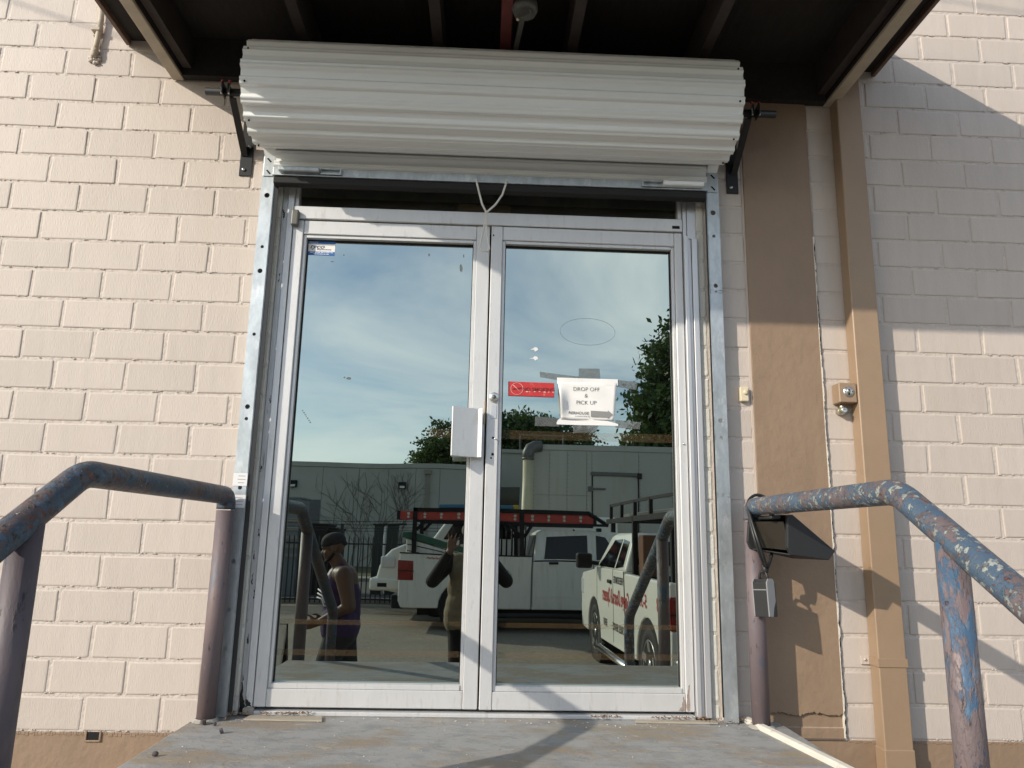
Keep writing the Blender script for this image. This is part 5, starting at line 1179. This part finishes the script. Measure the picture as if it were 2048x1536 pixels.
M_trailer = mat('white_trailer_skin', (0.42, 0.41, 0.36), 0.5, var=0.06, vscale=0.8, dirt=(0.36,0.32,0.22), dirt_scale=0.9, dirt_lo=0.52, dirt_hi=0.8, stretch=(3,1,0.35))
M_pipe = mat('cream_pipe', (0.52, 0.46, 0.30), 0.5, var=0.1, vscale=3)
tl = thing('box_trailer', (4.5, -17.0, ZG), 'white riveted box trailer with side door behind the pickups', 'trailer')
q = MB(); q.box(1.62, 9.0, -19.5, -17.02, ZG+1.0, 3.10); q.build('trailer_box', M_trailer, tl)
px = 1.62
for k, w in enumerate((0.45,0.52,0.52,0.14,1.30,0.9,0.9,0.9,0.9,0.8)):
    if k == 4:
        q = MB(); q.box(px+0.006, px+w-0.006, -17.02, -17.0, 2.52, 3.08); q.build('side_panel', M_trailer, tl)
    else:
        for za, zb2 in ((ZG+1.0, 1.86), (1.872, 3.08)):
            q = MB(); q.box(px+0.006, px+w-0.006, -17.02, -17.0, za, zb2); q.build('side_panel', M_trailer, tl)
    rv_ = MB(); zz = ZG+1.05
    while zz < 3.05: rv_.ball((px+0.03,-17.0,zz), (0.012,0.008,0.012), 5, 3); zz += 0.11
    rv_.build('rivet_row', M_greyfix, tl)
    px += w
q = MB(); q.bbox(1.60, 9.02, -19.52, -16.985, 3.09, 3.24, 0.01); q.build('top_rail', M_trailer, tl)
q = MB(); q.box(3.28, 4.52, -17.02, -17.005, ZG+1.0, 2.40); td = q.build('side_door', M_trailer, tl)
q = MB(); q.box(3.255, 3.278, -17.01, -16.98, ZG+1.0, 2.42); q.box(4.522, 4.545, -17.01, -16.98, ZG+1.0, 2.42); q.build('door_seal', M_trim, td)
q = MB(); q.bbox(3.22, 4.58, -17.01, -16.95, 2.425, 2.51, 0.01); q.build('drip_rail', M_greyfix, td)
q = MB(); q.bbox(3.18, 3.62, -16.99, -16.96, 2.03, 2.08, 0.005); q.bbox(3.16,3.27,-16.99,-16.95,1.98,2.12,.005); q.build('hinge', M_greyfix, td)
q = MB(); q.bbox(4.50, 4.62, -17.0, -16.93, 2.36, 2.52, 0.01); q.build('corner_latch', M_trim, td)
q = MB(); q.box(2.0, 8.6, -19.3, -17.2, ZG+0.75, ZG+1.0); q.build('under_frame', M_trim, tl)
for x in (6.2, 7.5):
    q = MB(); q.lathe([(-17.5,.25),(-17.5,.46),(-17.45,.5),(-17.15,.5),(-17.1,.46),(-17.12,.3)], (x,0,ZG+0.5), 'y', 24); q.build('wheel', M_tyre, tl)
q = MB(); q.box(2.3, 2.42, -17.5, -17.4, ZG, ZG+0.76); q.build('landing_leg', M_trim, tl)
vp = thing('vent_pipe', (1.45, -16.9, ZG), 'tall cream vent pipe with elbow at the trailer corner', 'pipe')
q = MB(); q.tube([(1.47,-16.85,ZG),(1.47,-16.85,2.86)] , 0.135, 20); q.build('pipe', M_pipe, vp)
q = MB(); q.tube([(1.47,-16.85,2.80),(1.475,-16.85,2.98),(1.53,-16.87,3.10),(1.66,-16.90,3.17),(1.82,-16.95,3.18)], 0.150, 18); q.build('pipe_elbow', M_greyfix, vp)
q = MB(); q.lathe([(2.80,.155),(2.86,.155)], (1.47,-16.85,0), 'z', 20); q.build('pipe_collar', M_greyfix, vp)
# low office building behind the trailer
ob = thing('low_building', (0, -40, ZG), 'lower beige building left of the trailer beneath the tree', 'building')
q = MB(); q.box(0.95, 26, -52, -37, ZG, 5.2); q.build('wall', M_ware, ob)
q = MB(); q.bbox(0.85, 26.1, -52.1, -36.9, 5.2, 5.4, 0.02); q.build('parapet', M_ware, ob)
q = MB(); q.box(1.0, 2.6, -37.01, -36.98, 1.9, 3.4); q.build('window', M_cglass, ob)
q = MB(); q.tube([(2.6,-37.3,5.4),(2.6,-37.3,6.3)], 0.05, 6); q.tube([(5.0,-37.3,5.4),(5.0,-37.3,6.3)], 0.05, 6); q.tube([(2.6,-37.3,6.25),(5.0,-37.3,6.25)], 0.05, 6); q.build('roof_rail', M_greyfix, ob)

# waste containers at the left of the yard
M_skip = mat('grey_steel_container', (0.20, 0.21, 0.21), 0.6, var=0.15, vscale=2)
for k, (x0, x1, z1, y, lab) in enumerate(((-7.6,-5.12,1.75,-18.2,'tall grey container far left beyond the fence'),(-4.95,-4.35,1.03,-18.4,'small dark bin beside the tall grey container'),(-4.33,-4.12,0.92,-18.6,'narrow dark bin next to the small bin'))):
    sk = thing('waste_container', ((x0+x1)/2, y, ZG), lab, 'container', 'containers beyond the fence')
    m_ = M_skip if k == 0 else M_trim
    q = MB(); q.box(x0, x1, y-1.2, y, ZG, z1-0.06); q.build('bin_body', m_, sk)
    q = MB(); q.bbox(x0-0.04, x1+0.04, y-1.24, y+0.04, z1-0.06, z1, 0.01); q.build('bin_rim', m_, sk)
    if k == 0:
        for j in range(7):
            q = MB(); z = z1-0.22-0.24*j; q.box(x0-0.02, x1+0.02, y, y+0.04, z, z+0.09); q.build('bin_rib', M_kerb, sk)
ub = thing('utility_cabinet', (-2.6, -19, ZG), 'dark green utility cabinet with pale post beyond the fence', 'cabinet')
q = MB(); q.bbox(-3.12, -2.85, -19.3, -19.0, ZG, 1.02, 0.01); q.bbox(-2.74, -2.42, -19.3, -19.0, ZG, 1.02, 0.01); q.build('cabinet_door', mat('dark_green_steel', (0.012,0.03,0.022), 0.5), ub)
q = MB(); q.box(-3.16, -2.2, -19.32, -18.98, 1.02, 1.07); q.build('cabinet_top', M_trim, ub)
q = MB(); q.cyl((-2.80,-18.95,ZG),(-2.80,-18.95,0.98),0.035,8); q.build('pale_post', M_white2, ub)

# folding sign board at the foot of the stairs, left
sb = thing('folding_sign', (-1.75, -2.9, ZG), 'pale folding board leaning at the far left of the stairs', 'board')
q = MB(); q.prism([(-2.75,ZG),(-2.70,ZG),(-3.05,ZG+0.95),(-3.10,ZG+0.95)], 'x', -1.98, -1.55); q.build('board_panel', M_white2, sb)
q = MB(); q.prism([(-3.35,ZG),(-3.30,ZG),(-3.05,ZG+0.95),(-3.10,ZG+0.95)], 'x', -1.98, -1.55); q.build('board_panel', M_trim, sb)

# ------------------------------------------------------------------ trees
M_bark = mat('bark', (0.075, 0.06, 0.045), 0.95, var=0.3, vscale=8, bump=0.02, bscale=14)
def leafmat(name, c):
    m = bpy.data.materials.new(name); m.use_nodes = True; t = m.node_tree; L = t.links; b = t.nodes['Principled BSDF']; b.inputs['Roughness'].default_value = 0.5
    geo = t.nodes.new('ShaderNodeNewGeometry'); n = t.nodes.new('ShaderNodeTexNoise'); n.inputs['Scale'].default_value = 1.1; n.inputs['Detail'].default_value = 4; L.new(geo.outputs['Position'], n.inputs['Vector'])
    rp = t.nodes.new('ShaderNodeValToRGB'); rp.color_ramp.elements[0].position = 0.35; rp.color_ramp.elements[1].position = 0.68
    rp.color_ramp.elements[0].color = (c[0]*0.55, c[1]*0.62, c[2]*0.6, 1); rp.color_ramp.elements[1].color = (c[0]*1.35, c[1]*1.3, c[2]*1.1, 1)
    L.new(n.outputs['Fac'], rp.inputs[0]); L.new(rp.outputs[0], b.inputs['Base Color'])
    tl_ = t.nodes.new('ShaderNodeBsdfTranslucent'); L.new(rp.outputs[0], tl_.inputs['Color'])
    mx = t.nodes.new('ShaderNodeMixShader'); mx.inputs[0].default_value = 0.35; L.new(b.outputs[0], mx.inputs[1]); L.new(tl_.outputs[0], mx.inputs[2]); L.new(mx.outputs[0], t.nodes['Material Output'].inputs['Surface'])
    return m
def tree(loc, label, clumps, trunk_r, leaf, nleaf, m, seed, fork):
    rg_ = np.random.default_rng(seed); t = thing('oak_tree', loc, label, 'tree', 'trees behind the buildings')
    lx, ly, lz = loc
    q = MB(); q.tube([(lx,ly,lz),(lx+.1,ly,lz+fork*0.5),(lx-.05,ly,lz+fork)], [trunk_r*1.3, trunk_r, trunk_r*0.85], 10); q.build('trunk', M_bark, t)
    for (cx, cy, cz, rx, ry, rz_) in clumps:
        q = MB(); mx_ = (lx+(cx-lx)*0.45+rg_.normal()*0.2, ly+(cy-ly)*0.45, lz+fork+(cz-lz-fork)*0.55)
        q.tube([(lx-.05,ly,lz+fork-0.1), mx_, (cx,cy,cz+rz_*0.3)], [trunk_r*0.55, trunk_r*0.3, trunk_r*0.1], 7); q.build('limb', M_bark, t)
    tot = sum(a[3]*a[4]*a[5] for a in clumps); V = []
    for (cx, cy, cz, rx, ry, rz_) in clumps:
        n = int(nleaf*rx*ry*rz_/tot)
        nc = max(12, n//80)
        u = rg_.normal(size=(nc,3)); u /= np.linalg.norm(u, axis=1)[:,None]; rad = rg_.uniform(0.35, 1.06, nc)**0.6
        cc = u*rad[:,None]*np.array([rx,ry,rz_])+np.array([cx,cy,cz])
        idx = rg_.integers(0, nc, n); pos = cc[idx]+rg_.normal(size=(n,3))*leaf*np.array([2.4,2.4,1.5])
        a = rg_.normal(size=(n,3)); a /= np.linalg.norm(a, axis=1)[:,None]; b = np.cross(a, rg_.normal(size=(n,3))); b /= np.linalg.norm(b, axis=1)[:,None]
        s = leaf*rg_.uniform(0.6, 1.25, n)[:,None]
        V.append(np.stack([pos-a*s, pos-b*s*0.5, pos+a*s, pos+b*s*0.5], 1))
    V = np.concatenate(V).reshape(-1,3)-np.array(loc); nq = len(V)//4
    me = bpy.data.meshes.new('crown'); me.vertices.add(len(V)); me.vertices.foreach_set('co', V.astype(np.float32).ravel())
    me.loops.add(nq*4); me.loops.foreach_set('vertex_index', np.arange(nq*4, dtype=np.int32)); me.polygons.add(nq)
    me.polygons.foreach_set('loop_start', np.arange(0, nq*4, 4, dtype=np.int32)); me.polygons.foreach_set('loop_total', np.full(nq, 4, dtype=np.int32)); me.update(); me.validate()
    me.materials.append(m); o = bpy.data.objects.new('crown', me); COL.objects.link(o); o.parent = t
    return t
ML1 = leafmat('oak_leaf', (0.060, 0.105, 0.030)); ML2 = leafmat('oak_leaf_dark', (0.055, 0.098, 0.032))
tree((1.5,-54,ZG), 'broad green tree rising behind the warehouse corner', [(1.5,-54,7.2,3.6,3.2,3.0),(-1.9,-53.5,7.4,2.4,2.2,2.2),(-3.6,-53.5,6.6,1.5,1.5,1.0),(4.4,-54,7.6,3.0,2.6,2.6),(7.4,-54,7.0,2.4,2.2,2.2),(0.6,-54,8.6,2.0,2.0,1.8)], 0.35, 0.20, 46000, ML1, 5, 3.6)
tree((9.2,-24.5,ZG), 'tall dark green tree at the right behind the trailer', [(8.4,-24.5,5.4,2.5,2.2,2.1),(9.6,-24.5,7.8,2.4,2.2,2.1),(6.9,-24.5,4.9,1.15,1.2,1.5),(10.6,-24.5,5.6,2.4,2.2,2.4),(7.3,-24.3,7.1,1.0,1.0,1.1),(7.6,-24.6,3.6,1.6,1.6,1.0)], 0.30, 0.14, 48000, ML2, 8, 3.0)

# ------------------------------------------------------------------ people
M_skin = mat('brown_skin', (0.115, 0.060, 0.038), 0.5, var=0.08, vscale=9, bump=0.0006, bscale=160)
M_skin2 = mat('tanned_skin', (0.17, 0.095, 0.062), 0.5, var=0.08, vscale=9)
M_tank = mat('purple_cotton', (0.045, 0.022, 0.085), 0.85, var=0.15, vscale=14, bump=0.003, bscale=18)
M_jean = mat('dark_denim', (0.030, 0.034, 0.036), 0.9, var=0.25, vscale=14, bump=0.004, bscale=16)
M_cap  = mat('dark_cap_cloth', (0.014, 0.016, 0.020), 0.85, bump=0.001, bscale=90)
M_capg = mat('grey_cap_cloth', (0.13, 0.11, 0.10), 0.85, bump=0.001, bscale=90)
M_khaki= mat('khaki_shirt', (0.21, 0.175, 0.115), 0.9, var=0.1, vscale=9, bump=0.006, bscale=11)
M_blks = mat('black_sleeve', (0.005, 0.005, 0.006), 0.85, bump=0.002, bscale=20)
M_hair = mat('black_beard', (0.012, 0.010, 0.009), 0.9, bump=0.002, bscale=200)
M_shoe = mat('black_shoe', (0.015, 0.015, 0.016), 0.6)
class Body(MB):
    def cap(s, a, b, ra, rb, n=14):
        a, b = Vector(a), Vector(b); d = (b-a).normalized(); L = (b-a).length
        pts = []; rs_ = []
        for k in range(5):
            t = math.pi/2*(1-k/4); pts.append(a-d*ra*math.sin(t)); rs_.append(max(ra*math.cos(t), 0.001))
        for k in range(1, 5):
            t = math.pi/2*k/4; pts.append(b+d*rb*math.sin(t)); rs_.append(max(rb*math.cos(t), 0.001))
        pts.insert(5, a+(b-a)*0.5); rs_.insert(5, (ra+rb)/2)
        pts.insert(6, b); rs_.insert(6, rb)
        return s.tube(pts, rs_, n)
    def skin(s, name, m, parent, voxel=0.011, smooth=4, rel=True):
        o = s.build(name, m, parent)
        r_ = o.modifiers.new('remesh', 'REMESH'); r_.mode = 'VOXEL'; r_.voxel_size = voxel; r_.use_smooth_shade = True
        sm_ = o.modifiers.new('smooth', 'SMOOTH'); sm_.factor = 0.5; sm_.iterations = smooth
        return o
def hand(b, wrist, fwd, across, palm_n, curl=0.5, spread=0.12, sc=1.0, thumb_side=1, fr=0.0085):
    """palm with four unequal fingers and a thumb leaving its side"""
    w = Vector(wrist); f = Vector(fwd).normalized(); a = (Vector(across)-f*Vector(across).dot(f)).normalized(); n = f.cross(a).normalized()
    if n.dot(Vector(palm_n)) < 0: n = -n
    for k in range(4):
        o = (k-1.5)*0.020*sc; b.cap(w+a*o*0.6, w+f*0.085*sc+a*o, 0.013*sc, 0.0115*sc, 8)
    for k, L in enumerate((0.068, 0.078, 0.073, 0.056)):
        o = (k-1.5)*0.020*sc; base = w+f*0.088*sc+a*o; d = (f+a*spread*(k-1.5)).normalized(); c = curl
        p1 = base+d*L*0.45*sc; d2 = (d*math.cos(c)+n*math.sin(c)); p2 = p1+d2*L*0.32*sc; d3 = (d*math.cos(1.9*c)+n*math.sin(1.9*c)); p3 = p2+d3*L*0.25*sc
        b.cap(base, p1, fr*sc, fr*0.95*sc, 8); b.cap(p1, p2, fr*0.95*sc, fr*0.88*sc, 8); b.cap(p2, p3, fr*0.88*sc, fr*0.75*sc, 8)
    ts = thumb_side; tb = w+f*0.030*sc-a*ts*0.030*sc; td_ = (f*0.65-a*ts*0.75+n*0.25).normalized(); t1 = tb+td_*0.042*sc; t2 = t1+(f*0.85-a*ts*0.35+n*0.3).normalized()*0.034*sc
    b.cap(w+f*0.012*sc-a*ts*0.012*sc, tb, 0.015*sc, 0.013*sc, 8); b.cap(tb, t1, 0.0125*sc, 0.0105*sc, 8); b.cap(t1, t2, 0.0105*sc, 0.009*sc, 8)
def head(b, c, fwd, up=(0,0,1), h=0.235):
    c = Vector(c); f = Vector(fwd).normalized(); u = Vector(up).normalized(); l = u.cross(f).normalized(); u = f.cross(l)
    M_ = Matrix((f, l, u)).transposed(); k = h/0.235
    P = lambda x, y, z: c+(f*x+l*y+u*z)*k
    b.ball(P(-0.012,0,0.030), (0.094*k,0.074*k,0.088*k), 18, 12, M_)        # skull
    b.ball(P(0.022,0,-0.040), (0.066*k,0.058*k,0.076*k), 16, 10, M_)       # face and jaw
    b.ball(P(0.062,0,-0.088), (0.024*k,0.024*k,0.020*k), 10, 8, M_)        # chin
    b.cap(P(0.080,0,0.004), P(0.100,0,-0.030), 0.008*k, 0.013*k, 8)         # nose
    b.cap(P(0.074,-0.020,-0.062), P(0.074,0.020,-0.062), 0.010*k, 0.010*k, 8)   # lips
    b.cap(P(0.078,-0.034,0.020), P(0.078,0.034,0.020), 0.011*k, 0.011*k, 8) # brow
    for s in (-1, 1):
        b.ball(P(-0.008,s*0.074,-0.014), (0.020*k,0.009*k,0.030*k), 8, 8, M_)   # ears
        b.ball(P(0.058,s*0.036,-0.028), (0.020*k,0.020*k,0.022*k), 8, 8, M_)    # cheeks
    return P, M_

# man in the purple tank top walking left past the stairs (profile)
m1 = thing('person', (-1.20, -3.15, ZG), 'man in purple tank top and dark backwards cap walking left', 'person')
b = Body(); yc = -3.15
P, MH = head(b, (-1.240, yc, 0.605), (-1, 0.10, -0.22), (-0.12,0,1))
b.cap((-1.217,yc,0.52),(-1.155,yc,0.43),0.058,0.066)
b.cap((-1.140,yc-0.15,0.395),(-1.140,yc+0.15,0.395),0.070,0.070)
b.cap((-1.150,yc,0.34),(-1.125,yc,0.08),0.135,0.125); b.cap((-1.130,yc-0.06,-0.03),(-1.130,yc+0.06,-0.03),0.13,0.13)
b.cap((-1.105,yc+0.205,0.395),(-1.040,yc+0.235,0.155),0.072,0.054); b.cap((-1.040,yc+0.235,0.155),(-1.255,yc+0.225,0.040),0.046,0.032)
hand(b, (-1.270,yc+0.225,0.034), (-1,0,-0.22), (0,0.2,1), (0,-1,0), 0.75, 0.03, 1.0, -1)
b.cap((-1.125,yc-0.205,0.395),(-1.135,yc-0.235,0.13),0.058,0.046); b.cap((-1.135,yc-0.235,0.13),(-1.295,yc-0.20,0.02),0.044,0.031)
hand(b, (-1.307,yc-0.20,0.012), (-1,0.1,-0.25), (0,0.2,1), (0,1,0), 0.75, 0.03, 1.0, -1)
for s, (kx, ax) in ((1, (-1.255, -1.175)), (-1, (-1.075, -0.885))):
    b.cap((-1.130,yc+s*0.09,-0.05),(kx,yc+s*0.10,-0.44),0.088,0.062); b.cap((kx,yc+s*0.10,-0.44),(ax,yc+s*0.10,-0.87),0.058,0.042)
b.skin('body', M_skin, m1, 0.0085, 3)
t_ = Body()   # tank top
t_.cap((-1.160,yc-0.085,0.37),(-1.160,yc+0.085,0.37),0.085,0.085); t_.cap((-1.160,yc-0.05,0.30),(-1.160,yc+0.05,0.30),0.128,0.128); t_.cap((-1.155,yc,0.25),(-1.130,yc,0.06),0.158,0.150)
t_.cap((-1.140,yc-0.07,0.02),(-1.140,yc+0.07,0.02),0.150,0.150); t_.cap((-1.135,yc-0.07,-0.02),(-1.135,yc+0.07,-0.02),0.152,0.152)
for s in (-1, 1): t_.cap((-1.145,yc+s*0.085,0.38),(-1.145,yc+s*0.10,0.455),0.045,0.030)
t_.skin('tank_top', M_tank, m1, 0.010, 4)
q = MB()
for k in range(3): q.tube([(-1.335+0.004*k,yc+0.02+0.03*k,0.27-0.03*k),(-1.280,yc+0.075+0.02*k,0.24-0.02*k),(-1.255,yc+0.11+0.014*k,0.20-0.025*k),(-1.225,yc+0.142,0.19-0.02*k)], 0.006, 5)
q.build('shirt_print', M_paper2, m1)
j_ = Body(); j_.cap((-1.133,yc-0.075,-0.06),(-1.133,yc+0.075,-0.06),0.136,0.136)
for s, (kx, ax) in ((1, (-1.255, -1.175)), (-1, (-1.075, -0.885))):
    j_.cap((-1.133,yc+s*0.092,-0.08),(kx,yc+s*0.10,-0.44),0.112,0.092); j_.cap((kx,yc+s*0.10,-0.44),(ax,yc+s*0.10,-0.83),0.090,0.080)
j_.skin('jeans', M_jean, m1, 0.012, 3)
c_ = Body(); c_.ball(P(-0.012,0,0.058), (0.102,0.084,0.074), 18, 12, MH); c_.cap(P(-0.10,-0.03,0.020), P(-0.10,0.03,0.020), 0.020, 0.020); c_.cap(P(0.03,-0.065,0.035),P(0.078,-0.02,0.04),0.016,0.016); c_.cap(P(0.03,0.065,0.035),P(0.078,0.02,0.04),0.016,0.016)
c_.skin('cap', M_cap, m1, 0.007, 3)
h_ = Body(); h_.cap(P(0.045,-0.052,-0.085),P(0.076,-0.016,-0.100),0.016,0.015,8); h_.cap(P(0.045,0.052,-0.085),P(0.076,0.016,-0.100),0.016,0.015,8); h_.cap(P(0.0,0.064,-0.05),P(0.045,0.052,-0.085),0.012,0.016,8); h_.cap(P(0.0,-0.064,-0.05),P(0.045,-0.052,-0.085),0.012,0.016,8)
h_.skin('beard', M_hair, m1, 0.006, 2)
for s, ax in ((1, -1.215), (-1, -0.925)):
    q = Body(); q.cap((ax+0.05,yc+s*0.10,ZG+0.045),(ax-0.13,yc+s*0.10,ZG+0.04),0.045,0.036); q.skin('shoe', M_shoe, m1, 0.010, 3)

# photographer facing the doors with a phone held up in both hands
m2 = thing('person', (-0.06, -3.62, ZG), 'photographer in khaki shirt with black sleeves holding a phone up', 'person')
b = Body(); xc_ = -0.07; yb_ = -3.62
P, MH = head(b, (-0.095, yb_+0.03, 0.715), (0.10, 1, 0.0), (0,0.05,1))
b.cap((-0.09,yb_+0.0,0.62),(-0.08,yb_-0.02,0.53),0.060,0.068)
b.cap((xc_-0.17,yb_-0.02,0.505),(xc_+0.17,yb_-0.02,0.505),0.072,0.072); b.cap((xc_,yb_-0.02,0.44),(xc_,yb_-0.01,0.12),0.145,0.14); b.cap((xc_-0.09,yb_,-0.03),(xc_+0.09,yb_,-0.03),0.135,0.135)
LE, RE = (-0.425, yb_+0.10, 0.335), (0.285, yb_+0.10, 0.345)
LW, RW = (-0.268, -3.325, 0.600), (0.085, -3.345, 0.600)
for S, E0, W0 in (((xc_-0.215,yb_-0.01,0.505), LE, LW), ((xc_+0.215,yb_-0.01,0.505), RE, RW)):
    b.cap(S, E0, 0.058, 0.046); b.cap(E0, W0, 0.044, 0.031)
hand(b, LW, (0.22,0.06,0.95), (1,0.1,-0.2), (0.2,1,0), 0.22, 0.30, 1.0, -1)
hand(b, RW, (-0.30,0.30,0.85), (1,0.1,0.3), (-0.4,0.9,0), 0.55, 0.05, 1.0, 1)
for s in (-1, 1):
    b.cap((xc_+s*0.095,yb_,-0.05),(xc_+s*0.10,yb_+0.02,-0.46),0.090,0.062); b.cap((xc_+s*0.10,yb_+0.02,-0.46),(xc_+s*0.10,yb_,-0.87),0.058,0.042)
b.skin('body', M_skin2, m2, 0.0085, 3)
t_ = Body(); t_.cap((xc_-0.15,yb_-0.02,0.495),(xc_+0.15,yb_-0.02,0.495),0.090,0.090); t_.cap((xc_-0.06,yb_-0.02,0.40),(xc_+0.06,yb_-0.02,0.40),0.155,0.155); t_.cap((xc_-0.075,yb_-0.01,0.27),(xc_+0.075,yb_-0.01,0.27),0.152,0.152); t_.cap((xc_-0.085,yb_,0.13),(xc_+0.085,yb_,0.13),0.150,0.150); t_.cap((xc_-0.10,yb_,0.05),(xc_+0.10,yb_,0.05),0.150,0.150); t_.cap((xc_-0.10,yb_,-0.005),(xc_+0.10,yb_,-0.005),0.150,0.150)
t_.skin('shirt', M_khaki, m2, 0.012, 4)
s_ = Body()
for S, E0, W0 in (((xc_-0.21,yb_-0.01,0.505), LE, LW), ((xc_+0.21,yb_-0.01,0.505), RE, RW)):
    e, w_ = Vector(E0), Vector(W0); s_.cap(S, E0, 0.080, 0.064); s_.cap(E0, e+(w_-e)*0.90, 0.062, 0.042)
s_.skin('sleeves', M_blks, m2, 0.011, 3)
j_ = Body(); j_.cap((xc_-0.085,yb_,-0.06),(xc_+0.085,yb_,-0.06),0.138,0.138)
for s in (-1, 1): j_.cap((xc_+s*0.10,yb_,-0.08),(xc_+s*0.105,yb_+0.02,-0.46),0.112,0.092); j_.cap((xc_+s*0.105,yb_+0.02,-0.46),(xc_+s*0.105,yb_,-0.83),0.090,0.082)
j_.skin('trousers', M_blks, m2, 0.012, 3)
c_ = Body(); c_.ball(P(-0.012,0,0.058), (0.104,0.086,0.078), 18, 12, MH); c_.cap(P(0.07,-0.045,0.045),P(0.07,0.045,0.045),0.022,0.022); c_.cap(P(0.115,-0.045,0.040),P(0.115,0.045,0.040),0.014,0.014); c_.cap(P(0.15,-0.025,0.036),P(0.15,0.025,0.036),0.010,0.010)
c_.skin('cap', M_capg, m2, 0.008, 3)
for s in (-1, 1):
    q = Body(); q.cap((xc_+s*0.11,yb_-0.05,ZG+0.045),(xc_+s*0.115,yb_+0.13,ZG+0.04),0.045,0.036); q.skin('shoe', M_shoe, m2, 0.010, 3)
ph = thing('phone', (-0.08, -3.27, 0.67), 'dark phone held up by the photographer', 'phone')
q = MB(); q.bbox(-0.190, 0.018, -3.274, -3.266, 0.660, 0.742, 0.003, 2); q.build('phone_body', M_black, ph)
q = MB(); q.bbox(-0.022, 0.012, -3.2655, -3.263, 0.690, 0.736, 0.001); q.build('camera_bump', M_cglass, ph)
q = MB(); q.box(-0.155, -0.128, -3.2657, -3.2652, 0.695, 0.703); q.build('pale_stripe', M_zinc, ph)  # small pale metal stripe on the phone back
